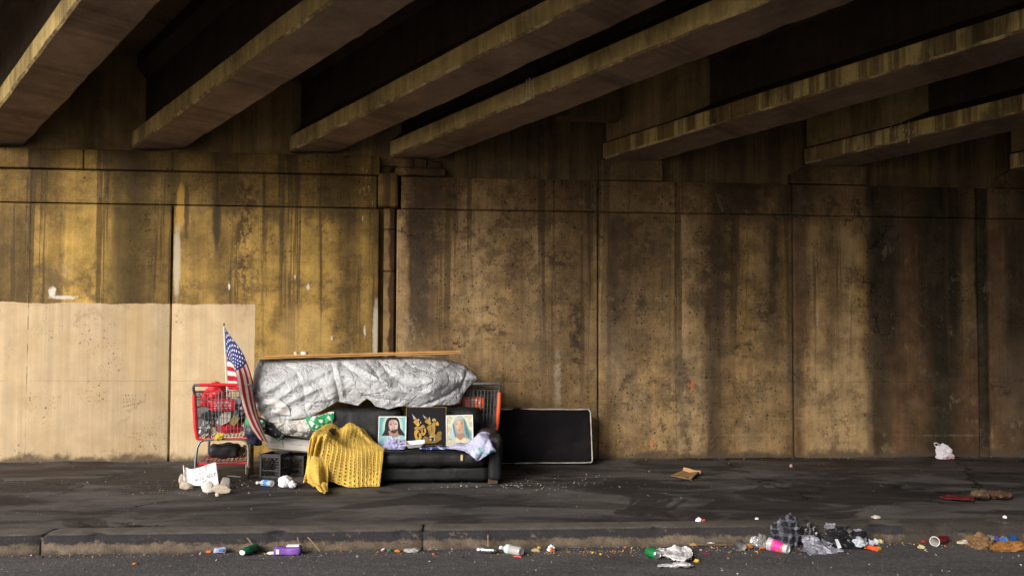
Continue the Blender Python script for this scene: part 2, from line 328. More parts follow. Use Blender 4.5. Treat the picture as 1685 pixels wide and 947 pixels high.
def beam_mat(name, base, streak, dark):
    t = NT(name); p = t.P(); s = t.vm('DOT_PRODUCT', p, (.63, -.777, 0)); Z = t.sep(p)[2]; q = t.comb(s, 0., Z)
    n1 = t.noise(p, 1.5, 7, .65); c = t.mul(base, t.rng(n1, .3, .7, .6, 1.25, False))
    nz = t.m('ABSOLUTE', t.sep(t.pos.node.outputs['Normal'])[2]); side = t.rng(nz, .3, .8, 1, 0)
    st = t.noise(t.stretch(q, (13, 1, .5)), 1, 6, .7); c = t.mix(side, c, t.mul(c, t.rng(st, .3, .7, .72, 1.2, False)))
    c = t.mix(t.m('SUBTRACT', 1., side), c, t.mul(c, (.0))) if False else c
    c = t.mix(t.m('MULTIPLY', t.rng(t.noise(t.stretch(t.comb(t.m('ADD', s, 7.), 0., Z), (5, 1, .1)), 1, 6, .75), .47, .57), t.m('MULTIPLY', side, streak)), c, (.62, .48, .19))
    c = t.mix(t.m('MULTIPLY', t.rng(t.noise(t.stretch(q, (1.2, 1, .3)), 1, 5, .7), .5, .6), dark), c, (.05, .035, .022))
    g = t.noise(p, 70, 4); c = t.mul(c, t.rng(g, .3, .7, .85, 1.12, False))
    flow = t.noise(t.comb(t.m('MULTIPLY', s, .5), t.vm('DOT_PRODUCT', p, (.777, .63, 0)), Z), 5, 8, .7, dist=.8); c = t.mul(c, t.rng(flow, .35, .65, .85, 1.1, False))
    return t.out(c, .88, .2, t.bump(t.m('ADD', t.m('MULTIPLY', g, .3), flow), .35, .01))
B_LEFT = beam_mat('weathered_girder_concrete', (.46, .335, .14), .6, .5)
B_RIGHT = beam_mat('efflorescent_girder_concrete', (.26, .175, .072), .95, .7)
def crust_mat():
    t = NT('lime_crusted_edge'); p = t.P(); n = t.noise(p, 2.2, 7, .75); k = t.noise(p, 16, 6, .7)
    c = t.mix(t.rng(n, .45, .6), (.20, .14, .07), (.52, .41, .19)); c = t.mul(c, t.rng(k, .3, .7, .5, 1.3, False))
    return t.out(c, .9, .2, t.bump(k, .6, .02))
B_CRUST = crust_mat()
B_WEB = beam_mat('web_concrete', (.055, .038, .024), .0, .5)  # web far darker than the flange: shade between girders put into the colour
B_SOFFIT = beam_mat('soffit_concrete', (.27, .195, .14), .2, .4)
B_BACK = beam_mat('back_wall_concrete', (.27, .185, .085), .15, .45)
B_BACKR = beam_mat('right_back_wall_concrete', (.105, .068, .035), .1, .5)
B_DARK = beam_mat('soot_dark_concrete', (.13, .09, .05), .1, .6)  # dark brown tone of the deck slab and diaphragm

def walk_mat():
    t = NT('worn_pavement_asphalt'); p = t.P(); X, Y, Z = t.sep(p)
    a = t.noise(t.stretch(p, (.55, 1.3, 1)), 1.3, 8, .68, dist=.6); c = t.mix(t.rng(a, .36, .64), (.024, .022, .022), (.088, .081, .077))
    red = t.noise(t.vm('ADD', p, (7.7, 3, 0)), .7, 5, .6); near = t.rng(Y, -1.9, -.3, 0, 1)
    c = t.mix(t.m('MULTIPLY', t.rng(red, .45, .65, 0, .75), near), c, (.05, .026, .021))
    wet = t.rng(t.noise(t.stretch(t.vm('ADD', p, (.6, 2.2, 0)), (.7, 1.1, 1)), .95, 7, .55, dist=.9), .535, .55)
    c = t.mix(t.m('MULTIPLY', wet, .72), c, (.017, .015, .0155))
    c = t.mul(c, t.rng(t.noise(t.stretch(p, (1, 3, 1)), 3, 7, .72), .3, .7, .82, 1.16, False))
    g = t.noise(p, 120, 3); c = t.mul(c, t.rng(g, .3, .7, .6, 1.45, False))
    sp = t.m('MULTIPLY', t.rng(t.vor(p, 30.), .10, .16, 1, 0), t.rng(t.sep(t.vor(p, 30., out='Color'))[0], .965, .97)); c = t.mix(sp, c, (.30, .28, .25))
    wv = t.n.new('ShaderNodeVectorMath'); wv.operation = 'MULTIPLY_ADD'; t.link(t.noise(p, 3, 6, .65, col=True), wv.inputs[0]); wv.inputs[1].default_value = (.6,)*3; t.link(p, wv.inputs[2])
    ck = t.m('MULTIPLY', t.rng(t.vor(wv.outputs[0], .45, 'DISTANCE_TO_EDGE'), .003, .012, 1, 0), t.rng(t.noise(p, .5, 2), .48, .56)); c = t.mul(c, t.m('SUBTRACT', 1., t.m('MULTIPLY', ck, .8)))
    return t.out(c, t.m('SUBTRACT', t.rng(g, .3, .7, .72, .9), t.m('MULTIPLY', wet, .10)), .12, t.bump(t.m('SUBTRACT', t.m('MULTIPLY_ADD', g, .6, a), ck), .35, .008))
def road_mat():
    t = NT('coarse_road_asphalt'); p = t.P()
    a = t.noise(t.stretch(p, (.4, 1.6, 1)), 1.4, 7, .65); c = t.mix(t.rng(a, .3, .7), (.040, .038, .041), (.075, .071, .073))
    g = t.noise(p, 65, 3, .7); c = t.mul(c, t.rng(g, .3, .7, .45, 1.6, False))
    ag = t.rng(t.sep(t.vor(p, 60., out='Color'))[0], .7, .95); c = t.mix(t.m('MULTIPLY', ag, .35), c, (.16, .15, .15))
    sp = t.m('MULTIPLY', t.rng(t.vor(p, 26.), .10, .17, 1, 0), t.rng(t.sep(t.vor(p, 26., out='Color'))[0], .955, .96)); c = t.mix(sp, c, (.42, .40, .38))
    oil = t.rng(t.noise(t.vm('ADD', p, (3, 1, 0)), .8, 6, .6), .58, .68, 0, .5); c = t.mix(oil, c, (.02, .019, .02))
    return t.out(c, .82, .28, t.bump(t.m('MULTIPLY_ADD', t.vor(p, 60.), .8, g), .6, .006))
def kerb_mat():
    t = NT('kerb_concrete_black_paint'); p = t.P(); X, Y, Z = t.sep(p)
    n = t.noise(p, 5, 7, .7); n2 = t.noise(t.stretch(p, (1, 1, 1.3)), 7, 8, .72)
    c = t.mul((.115, .088, .064), t.rng(n, .32, .68, .35, 1.45, False))
    zz = t.m('ADD', Z, t.m('MULTIPLY_ADD', n2, .14, -.07))
    band = t.m('MULTIPLY', t.rng(zz, -.085, -.06), t.rng(t.noise(p, 11, 6, .75), .34, .42))
    c = t.mix(t.m('MULTIPLY', band, .95), c, (.017, .017, .021))
    top = t.m('MULTIPLY', t.rng(Z, -.012, -.004), .85); c = t.mix(top, c, t.mul((.105, .093, .08), t.rng(n, .3, .7, .6, 1.3, False)))
    c = t.mix(t.m('MULTIPLY', t.rng(X, 1.2, 3.4, 0, 1), t.rng(t.noise(p, 2.2, 5, .7), .38, .5, 0, .85)), c, (.035, .029, .024))
    c = t.mix(t.rng(zz, -.155, -.11, .8, 0), c, (.045, .038, .032))
    g = t.noise(p, 90, 3); c = t.mul(c, t.rng(g, .3, .7, .7, 1.3, False))
    return t.out(c, .88, .25, t.bump(t.m('ADD', n2, t.m('MULTIPLY', g, .4)), .6, .012))
WALK, ROAD, KERB = walk_mat(), road_mat(), kerb_mat()
EARTH = pm('dry_earth', (.46, .40, .31), .95, .1, .4, .4, 3)  # unseen ground, made extra pale to bounce light up under the deck
GRASS = pm('rough_grass', (.085, .09, .035), .95, .1, .4, .8, 6)

# ------------------------------------------------------------------ ground
XA, XB = -16., 24.
MB().box((-400, -400, -.6), (400, -17.2, -.16)).box((-400, -17.2, -.6), (400, .2, -.19)).build('ground', EARTH, kind='structure', smooth=0)
g = MB(); g.grid(lambda u, v: Vector((-60+140*u, -15+(10.74)*v, -.135+.03*math.sin(math.pi*v))), 60, 30); g.build('road', ROAD, kind='structure')
def walkf(u, v):
    x = XA+(XB-XA)*u; y = -3.98+3.99*v
    return Vector((x, y, .0 + .006*noise.noise((x*.9, y*1.4, 3)) - .004 + .018*ss(-.22, -.0, y)*(.4+noise.noise((x*3, 0, 9)))))
MB().grid(walkf, 320, 60).build('sidewalk', WALK, kind='structure')
def kerb_strip(x0, x1):
    prof = [(-3.97, -.002), (-4.03, .001), (-4.10, .0), (-4.16, -.001), (-4.195, -.008), (-4.212, -.022), (-4.218, -.045), (-4.22, -.07), (-4.222, -.095), (-4.224, -.12), (-4.226, -.17)]
    n = max(int((x1-x0)/.035), 2)
    def fn(u, v):
        x = x0+(x1-x0)*u; i = min(int(round(v*10)), 10); y, z = prof[i]
        chip = max(0, noise.fractal((x*4, 2, 1), 1, 2, 4)-.25)*.05 if 3 <= i <= 6 else 0
        j = noise.fractal((x*7, i*.6, 5), .8, 2, 4)
        ed = .02*(math.exp(-((x-x0)/.03)**2)+math.exp(-((x1-x)/.03)**2))
        return Vector((x, y + j*.006*(i > 2) + chip*.8 + ed*(i > 2), z + j*.003*(i > 0) - chip*.7 - ed*.4))
    return MB().grid(fn, n, 10)
kj = [XA] + [G(px, 884).x for px in (-330, 55, 693, 1390)] + [XB]
kb = MB()
for a, b in zip(kj, kj[1:]):
    k = kerb_strip(a+.007, b-.007); kb.add(k.v, k.f)
kb.box((XA, -4.19, -.18), (XB, -3.99, -.02)); kb.build('kerb', KERB, kind='structure')

# ------------------------------------------------------------------ abutments
JL = [XA, -9.2, -6.27, PX(281, 520, 0), PX(624.5, 430, 0)]
JR = [PX(651, 430, 0), PX(984, 520, 0), PX(1305, 520, 0), PX(1610, 520, 0), PX(1628, 520, 0), 9.95, 12.6, 15.3, XB]
ZG, ZT, ZC = 3.262, 3.695, 3.945
def panel(mb, x0, x1, z0, z1, y0=0., y1=.45, g=.012, mi=0):
    mb.box((x0+g, y0, z0), (x1-g, y1, z1-g*.8), bev=.014, seg=2, mi=mi)
lw = MB()
for a, b in zip(JL, JL[1:]): panel(lw, a, b, -.3, ZG)
for a, b in zip([XA, -6.27, -1.02], [-6.27, -1.02]): panel(lw, a, b, ZG+.006, ZT, .004)
lw.box((XA, .05, -.3), (JL[-1]-.05, .6, ZT-.05))
LW = lw.build('abutment_wall', W_LEFT, label='ochre stained concrete wall on the left, cream painted along its lower half', cat='wall', origin=(-3, 0, 0))
c_ = MB(); xc = [XA, -7.2, PX(140, 262, 0), PX(626.5, 262, 0)]
for a, b in zip(xc, xc[1:]): panel(c_, a, b, ZT, ZC, -.045, .5, .006)
c_.build('wall_cap', W_LEFT, LW)
MB().box((PX(622, 310, 0), -.035, ZG+.02), (PX(655, 310, 0), .3, PZ(640, 284, 0)), bev=.035, seg=3).build('corner_block', W_LEFT, LW)
MB().box((XA, .10, ZC-.1), (-.72, .5, 5.6)).build('back_wall', B_BACK, LW)
JOINT = NT('rust_stained_joint'); jp = JOINT.P(); jx = JOINT.m('ADD', JOINT.sep(jp)[0], JOINT.m('MULTIPLY_ADD', JOINT.noise(JOINT.stretch(jp, (2, 1, 1)), 3.5, 5, .6), .16, -.08))
jc = JOINT.mix(JOINT.rng(jx, PX(640, 430, 0)-.015, PX(640, 430, 0)+.015), (.20, .13, .055), (.05, .024, .012)); jc = JOINT.mul(jc, JOINT.rng(JOINT.noise(jp, 4, 6), .3, .7, .6, 1.3))
JM = JOINT.out(jc, .85, .2, JOINT.bump(JOINT.noise(jp, 30, 4), .4, .01))
jf = MB(); x0, x1 = PX(630.5, 430, 0), PX(649, 430, 0)
for z0, z1 in ((-.2, 1.1), (1.1, 2.45), (2.45, 3.0), (3.0, ZG+.02)): jf.box((x0, .055, z0), (x1, .3, z1-.008), bev=.012)
jf.box((JL[-1]-.1, .16, -.2), (x1+.2, .5, ZC)); jf.build('joint_filler', JM, LW)
# pencil scribble on the painted part
INK = pm('pencil_mark', (.10, .075, .05), .9, .1)
def stroke(mb, pts, w, nrm=(0, -1, 0)):
    n = Vector(nrm); pts = [Vector(p) for p in pts]
    for a, b in zip(pts, pts[1:]):
        d = (b-a); s = d.cross(n).normalized()*w*.5; d = d.normalized()*w*.3
        mb.add([a-s-d, a+s-d, b+s+d, b-s+d], [[0, 1, 2, 3]])
sc = MB(); rr = random.Random(3)
for row, (y, x0, n) in enumerate(((650, 202, 5), (656, 203, 5), (661, 204, 4), (668, 204, 11))):
    for k in range(n):
        x = x0+k*(5 if row < 3 else 3.4); yy = y-k*(.0 if row < 3 else .75)
        q = [(x+rr.uniform(-1.2, 1.2), yy+rr.uniform(-1.8, 1.8)) for _ in range(rr.choice((2, 3, 4)))]
        stroke(sc, [P(a, b, -.003) for a, b in q], .005)
sc.build('pencil_scribble', INK, LW, smooth=0)

rw = MB(); mats_r = [W_RIGHT, W_FAR]
for i, (a, b) in enumerate(zip(JR, JR[1:])):
    panel(rw, a, b, -.3, ZG, 0 if i != 3 else .018, mi=0 if i < 2 else 1)
    panel(rw, a+(.05 if i == 0 else 0), b, ZG+.006, ZT, .006 if i != 3 else .02, mi=0 if i < 2 else 1)
rw.box((JR[0]+.06, .05, -.3), (XB, .6, ZT-.03), mi=1)
RW = rw.build('abutment_wall', mats_r, label='pitted brown concrete wall on the right, with dark vertical water streaks', cat='wall', origin=(4, 0, 0))
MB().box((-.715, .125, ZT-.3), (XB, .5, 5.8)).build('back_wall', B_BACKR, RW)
for i, (pa, pb, yt, ch) in enumerate(((986, 1090, 263, 0), (1302, 1429, 272, 26), (1640, 1760, 279, 30))):
    x0, x1 = PX(pa, 285, 0), PX(pb, 285, 0); z1 = PZ((pa+pb)/2, yt, 0); c = ch/125
    pr = MB().prism([(x0, .01, ZT+.002), (x1, .01, ZT+.002), (x1, .01, z1), (x0+c, .01, z1), (x0, .01, z1-c*.55 if c else z1)], (0, .11, 0))
    pr.build('pedestal', W_RIGHT if i == 0 else W_FAR, RW, smooth=0)
pd = MB(); x0, x1 = PX(648, 285, 0), PX(735, 285, 0)
pd.box((x0, -.02, ZT+.004), (x1, .12, PZ(690, 274, 0)), bev=.05, seg=3, sub=2)
for k, (a, b, y) in enumerate(((651, 680, 259), (678, 703, 258), (702, 728, 262))):
    pd.box((PX(a, 265, 0), .0+.02*k, PZ(690, 275, 0)), (PX(b, 265, 0), .12, PZ(a, y, 0)), bev=.035, seg=2, sub=1)
pd.v = [v + Vector(noise.noise_vector(v*6))*.018 for v in pd.v]
pd.build('crumbling_pedestal', W_RIGHT, RW)

# ------------------------------------------------------------------ bridge deck and girders
E3 = Vector((.6278, -.7767, .0510)); EH = Vector((E3.x, E3.y, 0)).normalized(); NH = Vector((EH.y, -EH.x, 0))   # NH points to the open left side
SLOPE = E3.z/E3.y                      # the soffit rises towards the road
def zs(y): return -y*abs(SLOPE)
def girder(xl, xr, z0, s0, s1, mats, label, endblock=False, big=False):
    w = (xr-xl)*abs(NH.x)/2; xc = (xl+xr)/2; H = 1.22
    half = [(w-.02, 0), (w, .02), (w, .20 if not big else .19), (.10, .36), (.10, .92), (.22, 1.06), (.22, H)]
    prof = half + [(-a, b) for a, b in half[::-1]]
    mb = MB(); rings = []; n = 170
    vs = []; fs = []
    base = Vector((xc, 0, z0))
    for i in range(n+1):
        s = s0+(s1-s0)*i/n; c = base + E3*(s/math.hypot(E3.x, E3.y))
        for a, b in prof:
            j = noise.noise((c.x*2.2+a*9, c.y*2.2, b*7+xl))*.007 + (noise.fractal((c.x*5, c.y*5, a*20+xl), 1, 2, 3)*.012 if b < .05 else 0)
            vs.append(c - NH*(-a)*1.0 + Vector((0, 0, b+j)))
    m = len(prof); mi = []
    for i in range(n):
        for j in range(m):
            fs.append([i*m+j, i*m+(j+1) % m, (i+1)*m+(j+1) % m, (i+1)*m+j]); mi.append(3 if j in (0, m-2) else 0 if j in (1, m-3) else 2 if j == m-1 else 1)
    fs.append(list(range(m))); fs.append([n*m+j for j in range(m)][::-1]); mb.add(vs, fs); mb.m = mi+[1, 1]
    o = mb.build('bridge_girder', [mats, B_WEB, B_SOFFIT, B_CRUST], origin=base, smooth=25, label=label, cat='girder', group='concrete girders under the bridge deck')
    bm = bmesh.new(); bm.from_mesh(o.data); bmesh.ops.recalc_face_normals(bm, faces=bm.faces); bm.to_mesh(o.data); bm.free()
    if endblock:
        q = MB(); a0 = base + E3*(s0/1.0); L = endblock
        pts = [base+E3*(-.2), base+E3*L, base+E3*(L+.35)]
        ws = [w*.82, w*.82, .09]; vs = []
        for c, k in zip(pts, ws):
            for sx, z in ((k, .16), (k, 1.05), (-k, 1.05), (-k, .16)): vs.append(c+NH*sx+Vector((0, 0, z)))
        fs = [[0, 1, 2, 3][::-1], [8, 9, 10, 11]]
        for i in range(2):
            for j in range(4): fs.append([i*4+j, i*4+(j+1) % 4, (i+1)*4+(j+1) % 4, (i+1)*4+j])
        q.add(vs, fs); q.build('end_block', B_BACK, o, smooth=0)
    return o
def bx(pl, pr, py): return PX(pl, py, 0), PX(pr, py, 0)
z1 = PZ(300, 244.5, 0)
x2 = bx(216, 306, 244); x1_ = bx(-49, 41.6, 246); x3 = bx(476.6, 560, 242); x4 = bx(640, 731, 258); x5 = bx(986, 1091, 262); x6 = bx(1314, 1421, 271); x7 = bx(1648, 1756, 279)
dx = x2[0]-x1_[0]
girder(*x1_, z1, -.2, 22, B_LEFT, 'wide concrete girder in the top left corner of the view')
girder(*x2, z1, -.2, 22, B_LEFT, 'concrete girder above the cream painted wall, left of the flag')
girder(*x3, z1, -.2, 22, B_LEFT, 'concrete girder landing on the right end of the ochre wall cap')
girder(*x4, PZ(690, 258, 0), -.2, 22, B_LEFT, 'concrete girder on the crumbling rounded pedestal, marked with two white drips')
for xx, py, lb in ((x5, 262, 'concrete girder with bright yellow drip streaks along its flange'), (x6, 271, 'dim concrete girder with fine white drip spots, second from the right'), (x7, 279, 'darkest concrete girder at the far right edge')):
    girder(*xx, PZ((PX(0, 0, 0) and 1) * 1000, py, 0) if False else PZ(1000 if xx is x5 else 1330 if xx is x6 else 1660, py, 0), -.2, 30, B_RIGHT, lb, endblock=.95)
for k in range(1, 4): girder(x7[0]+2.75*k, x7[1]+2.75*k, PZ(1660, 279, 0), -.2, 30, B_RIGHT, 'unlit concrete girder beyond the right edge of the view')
# deck slab on the girders
xo = x1_[0]-3.3                     # open deck edge at the wall; unseen overhang lengthened to shade the first girder
def dk(x, y, z): return Vector((x, y, z+zs(y)))
ye = -19.0; zt = z1+1.225
edge = lambda y: xo + (-y)*E3.x/abs(E3.y)
dm = MB(); poly = [(xo-.8, 1.2), (60, 1.2), (60, ye), (edge(ye), ye)]
dm.prism([dk(x, y, zt) for x, y in poly], (0, 0, .35))
DK = dm.build('bridge_deck', B_DARK, smooth=0, label='concrete bridge deck slab spanning overhead on the girders', cat='bridge deck', origin=(5, -8, zt))
MB().prism([dk(edge(y)+o, y, zt-.35) for y, o in ((1.2, -.02), (1.2, .22), (ye, .22), (ye, -.02))], (0, 0, 1.6)).build('parapet', B_LEFT, DK, smooth=0)
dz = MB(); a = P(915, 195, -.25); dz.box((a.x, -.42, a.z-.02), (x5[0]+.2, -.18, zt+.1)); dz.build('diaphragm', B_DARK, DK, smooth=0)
opp = MB(); opp.box((edge(ye)-1.5, ye-.6, -.3), (60, ye, 5.7)); opp.build('abutment_wall', B_LEFT, smooth=0, label='plain concrete abutment wall across the road, behind the viewer', cat='wall')  # added unseen, shuts light out of the far ends of the bays
# lime drips on girder flanges
WH = pm('lime_drip', (.58, .53, .43), .85, .2, .4, 30)
def on_flange(px, py, xl, off=.004):
    d = ray(px, py); p0 = Vector((xl, 0, 0)); t_ = (p0-EYE).dot(NH)/d.dot(NH); return EYE + d*t_ + NH*off
G4 = [o for o in COL.objects if o.get('label', '').startswith('concrete girder on the crumbling')][0]; G6 = [o for o in COL.objects if o.get('label', '').startswith('dim concrete girder')][0]
def drips(par, xl, lst, name='lime_drip'):
    for grp in lst:
        mb = MB()
        for x, ya, yb_, w_ in grp:
            q = [on_flange(x+.5*math.sin(y*1.7), y, xl) for y in np.linspace(ya, yb_, 6)]
            stroke(mb, q, w_, NH)
        mb.build(name, WH, par, smooth=0)
drips(G4, x4[0], [[(866.5, 131, 165, .014)], [(872, 129, 164, .018)], [(878.5, 129, 162, .010)]])
rd = random.Random(5)
drips(G6, x6[0], [[(x, y, y+rd.uniform(3, 9), .006+.006*rd.random())] for x, y in [(1463+rd.gauss(22, 16), 214+rd.gauss(0, 6)) for _ in range(22)]])
# ------------------------------------------------------------------ shape helpers
def rbox(mb, lo, hi, r, n=14, disp=None, mi=0, X=None):
    lo, hi = Vector(lo), Vector(hi); c = (lo+hi)/2; h = (hi-lo)/2; r = min(r, h.x, h.y, h.z)
    bm = bmesh.new(); bmesh.ops.create_cube(bm, size=2); bmesh.ops.subdivide_edges(bm, edges=bm.edges[:], cuts=n, use_grid_fill=True); bm.verts.index_update()
    vs = []
    for v in bm.verts:
        q = Vector([math.copysign(abs(k)**.8, k) for k in v.co]); p = Vector((q.x*h.x, q.y*h.y, q.z*h.z))
        i = Vector([max(-(h[k]-r), min(h[k]-r, p[k])) for k in range(3)]); d = p-i
        nrm = d.normalized() if d.length > 1e-7 else Vector((0, 0, 0)); w = c + i + nrm*r
        if disp: w = w + disp(w, nrm, v.co)
        vs.append(w)
    mb.add(vs, [[v.index for v in f.verts] for f in bm.faces], mi, X); bm.free(); return mb
def cloth(rows, nu, nv, amp=.01, k=7., seed=0., cam_=.6, aniso=(1, 1, 1), extra=None):
    N = [[P(*q) for q in r] for r in rows]
    def fn(u, v):
        p = net(N, u, v); q = Vector((p.x*aniso[0], p.y*aniso[1]+seed, p.z*aniso[2]))
        w = (crease(q, k)-.35)*amp + (crease(q+Vector((3, 1, 2)), k*2.3)-.35)*amp*.45
        p = p + Vector((noise.noise(q*k*1.3)*amp*.4, -w, noise.noise(q*k+Vector((9, 0, 0)))*amp*.4))
        return p + extra(u, v, p) if extra else p
    return MB().grid(fn, nu, nv)
def lump_fn(c, s, seed, k=2.0, amp=.35, z0=0., flat=.15):
    c = Vector(c)
    def fn(d):
        q = d*k*.5 + Vector((seed*3.1, seed*1.7, seed))
        w = 1 + amp*(crease(q, 1.3)-.3) + amp*.5*(crease(q, 2.9)-.3) + amp*.5*noise.noise(q*.9)
        p = c + Vector((d.x*s[0]*w, d.y*s[1]*w, d.z*s[2]*w))
        if p.z < z0+.002: p.z = z0+.002+abs(noise.noise(p*30))*.003
        return p
    return fn
def road_z(y): return -.135+.03*math.sin(math.pi*max(0, min(1, (y+15)/10.74)))
def ground_z(y): return .002 if y > -4.2 else road_z(y)
def gp(px, py):                        # point on whichever surface is under the pixel
    a = G(px, py, 0.)
    if a.y > -4.2: return a
    z = -.13
    for _ in range(4): a = G(px, py, z); z = road_z(a.y)
    if a.y > -4.27: a = Vector((PX(px, py, -4.27), -4.27, road_z(-4.27)))
    return a
def gph(px, py, h):                    # the same, for a pixel that shows a point h above the surface
    a = G(px, py, h)
    if a.y > -4.2: return a
    z = -.13
    for _ in range(4): a = G(px, py, z+h); z = road_z(a.y)
    if a.y > -4.25: a = Vector((PX(px, py, -4.25), -4.25, road_z(-4.25)+h))
    return a
def mppx(y): return (y+DIST)/FPX       # metres per photo pixel at distance y
def lump(name, x0, x1, yt, yb, mat, seed, label, cat, depth=None, k=2., amp=.35, sub=4, z0=None, group=None, smooth=30, ypos=None, extra=None, low=.35):
    cx = (x0+x1)/2
    if ypos is None:
        a = gp(cx, yb); yy = a.y; zg = ground_z(yy)+.0 if z0 is None else z0
    else: yy = ypos; zg = ground_z(yy) if z0 is None else z0
    m = mppx(yy); w = (x1-x0)*m/2; h = (yb-yt)*m; d = depth/2 if depth else min(w, .6*w+.3*h)
    mb = MB(); fn = lump_fn((PX(cx, yb, yy), yy+d*.9 if ypos is None else yy, zg+h*low), (w/1.04, d, h*(1-low)/1.05), seed, k, amp, zg)
    mb.ico(fn, sub); 
    if extra: extra(mb, PX(cx, yb, yy), yy, zg, w, d, h)
    return mb.build(name, mat, label=label, cat=cat, group=group, smooth=smooth)
def axis_matrix(a, b):
    z = (b-a).normalized(); x = z.orthogonal().normalized(); y = z.cross(x)
    m_ = Matrix((x, y, z)).transposed().to_4x4(); m_.translation = a; return m_
def text_mesh(s, size):
    cu = bpy.data.curves.new('lettering', 'FONT'); cu.body = s; cu.size = size; cu.resolution_u = 2
    ob = bpy.data.objects.new('lettering', cu); COL.objects.link(ob)
    dg = bpy.context.evaluated_depsgraph_get(); dg.update(); me = ob.evaluated_get(dg).to_mesh()
    vs = [v.co.copy() for v in me.vertices]; fs = [list(p.vertices) for p in me.polygons]
    ob.evaluated_get(dg).to_mesh_clear(); bpy.data.objects.remove(ob); bpy.data.curves.remove(cu); return vs, fs

# materials of the things
LEATHER = (lambda t: t.out(t.mix(t.rng(t.noise(t.obj(), 4, 8, .7), .48, .68, 0, .22), t.mul((.0055, .006, .007), t.rng(t.noise(t.obj(), 7, 5), .3, .7, .6, 1.6)), (.028, .026, .026)), t.rng(t.noise(t.obj(), 9, 4), .3, .7, .42, .62), .24,
           t.bump(t.m('ADD', t.noise(t.obj(), 140, 3), t.m('MULTIPLY', t.noise(t.stretch(t.obj(), (1, 1, .4)), 12, 6, .65), 2.2)), .42, .010)))(NT('black_leather'))
def tarp_mat(name, tint=(.47, .48, .505)):
    t = NT(name); p = t.P()
    n = t.noise(p, 5, 7, .65); wv = t.n.new('ShaderNodeVectorMath'); wv.operation = 'MULTIPLY_ADD'; t.link(t.noise(p, 4, 5, .6, col=True), wv.inputs[0]); wv.inputs[1].default_value = (.35,)*3; t.link(p, wv.inputs[2])
    e1 = t.vor(wv.outputs[0], 5.5, 'DISTANCE_TO_EDGE'); e2 = t.vor(wv.outputs[0], 15., 'DISTANCE_TO_EDGE')
    worn = t.m('MULTIPLY', t.rng(e1, .0, .05, 1, 0), t.rng(t.noise(p, 2.5, 4), .42, .6))
    c = t.mul(tint, t.rng(n, .3, .72, .72, 1.1, False)); c = t.mix(t.m('MULTIPLY', worn, .7), c, (.17, .175, .19))
    d2 = t.noise(t.stretch(p, (1, 1, 2.2)), 3.2, 8, .72); c = t.mix(t.rng(d2, .5, .62, 0, .5), c, (.24, .245, .26))
    h = t.m('ADD', t.m('MULTIPLY', t.rng(e1, 0, .12, 0, 1), .8), t.m('ADD', t.m('MULTIPLY', t.rng(e2, 0, .2, 0, 1), .35), t.m('MULTIPLY', t.noise(p, 40, 5, .65), .35)))
    return t.out(c, .55, .35, t.bump(h, .75, .012))
TARP = tarp_mat('grey_tarpaulin'); FLAP = tarp_mat('dirty_white_tarpaulin', (.55, .535, .50))
RED = pm('red_plastic', (.62, .018, .028), .42, .45, .12, 8, 60, .05, dirt=.25); ORANGE = pm('orange_plastic', (.78, .095, .012), .42, .45, .12, 8, 60, .05, dirt=.2)
STEEL = pm('dull_grey_steel', (.17, .18, .195), .45, .5, .2, 10, 80, .08, metal=.55, dirt=.35); DARKWIRE = pm('dark_wire', (.10, .10, .11), .5, .4, .2, metal=.4)
RUBBER = pm('black_rubber', (.018, .018, .019), .7, .3); WHITEP = pm('white_print', (.75, .72, .70), .7, .3, .1)
WHITEF = pm('white_frame_paint', (.66, .64, .65), .5, .4, .12, 12, dirt=.2); GOLD = pm('thin_gold_trim', (.30, .20, .05), .45, .5, .2, metal=.3)
BLACKP = pm('black_moulded_plastic', (.009, .009, .010), .5, .4, .3, 6, 60, .05, dirt=.12)
PAPER = pm('creased_white_paper', (.72, .69, .68), .85, .2, .12, 9, 25, .25, dirt=.12); ROCK = pm('pale_broken_rock', (.40, .34, .27), .92, .15, .4, 14, 30, .8, dirt=.25); ROCKG = pm('grey_broken_rock', (.27, .24, .22), .92, .15, .4, 14, 30, .8, dirt=.25)
CARD = pm('brown_cardboard', (.27, .155, .07), .9, .15, .25, 10, 30, .2, dirt=.25); CARDD = pm('dirty_cardboard', (.16, .095, .05), .9, .15, .4, 10, 30, .3, dirt=.4); PLY = pm('raw_plywood', (.46, .27, .11), .8, .2, .3, 5, 50, .2)
WHITEBAG = pm('thin_white_plastic', (.62, .61, .63), .42, .4, .2, 8, 30, .25, dirt=.15); BLACKBAG = pm('black_bin_plastic', (.012, .012, .014), .32, .5, .3, 8, 30, .3); CLEAR = pm('cloudy_clear_plastic', (.55, .55, .60), .3, .5, .3, 8, 30, .25, alpha=.62)
FOAM = pm('white_foam', (.62, .61, .62), .7, .3, .06); LILAC = pm('lilac_cotton', (.36, .35, .56), .9, .15, .25, 9, 60, .3); BLUEC = pm('dark_blue_print', (.022, .03, .13), .85, .15, .2)
MATT = pm('off_white_ticking', (.56, .53, .50), .9, .15, .15, 5, 60, .2, dirt=.2); DARKFAB = pm('black_mattress_cover', (.007, .006, .008), .85, .08, .4, 3, 14, .5, dirt=.10); PIPING = pm('pale_piping', (.42, .40, .37), .8, .2, .3, 8, dirt=.35)
GREENP = pm('green_can_paint', (.012, .20, .055), .3, .5, .15, metal=.3); ALU = pm('bare_aluminium', (.50, .51, .53), .3, .5, .25, 20, metal=.9); DGREEN = pm('dark_green_plastic', (.01, .10, .05), .28, .5, .3, dirt=.1)
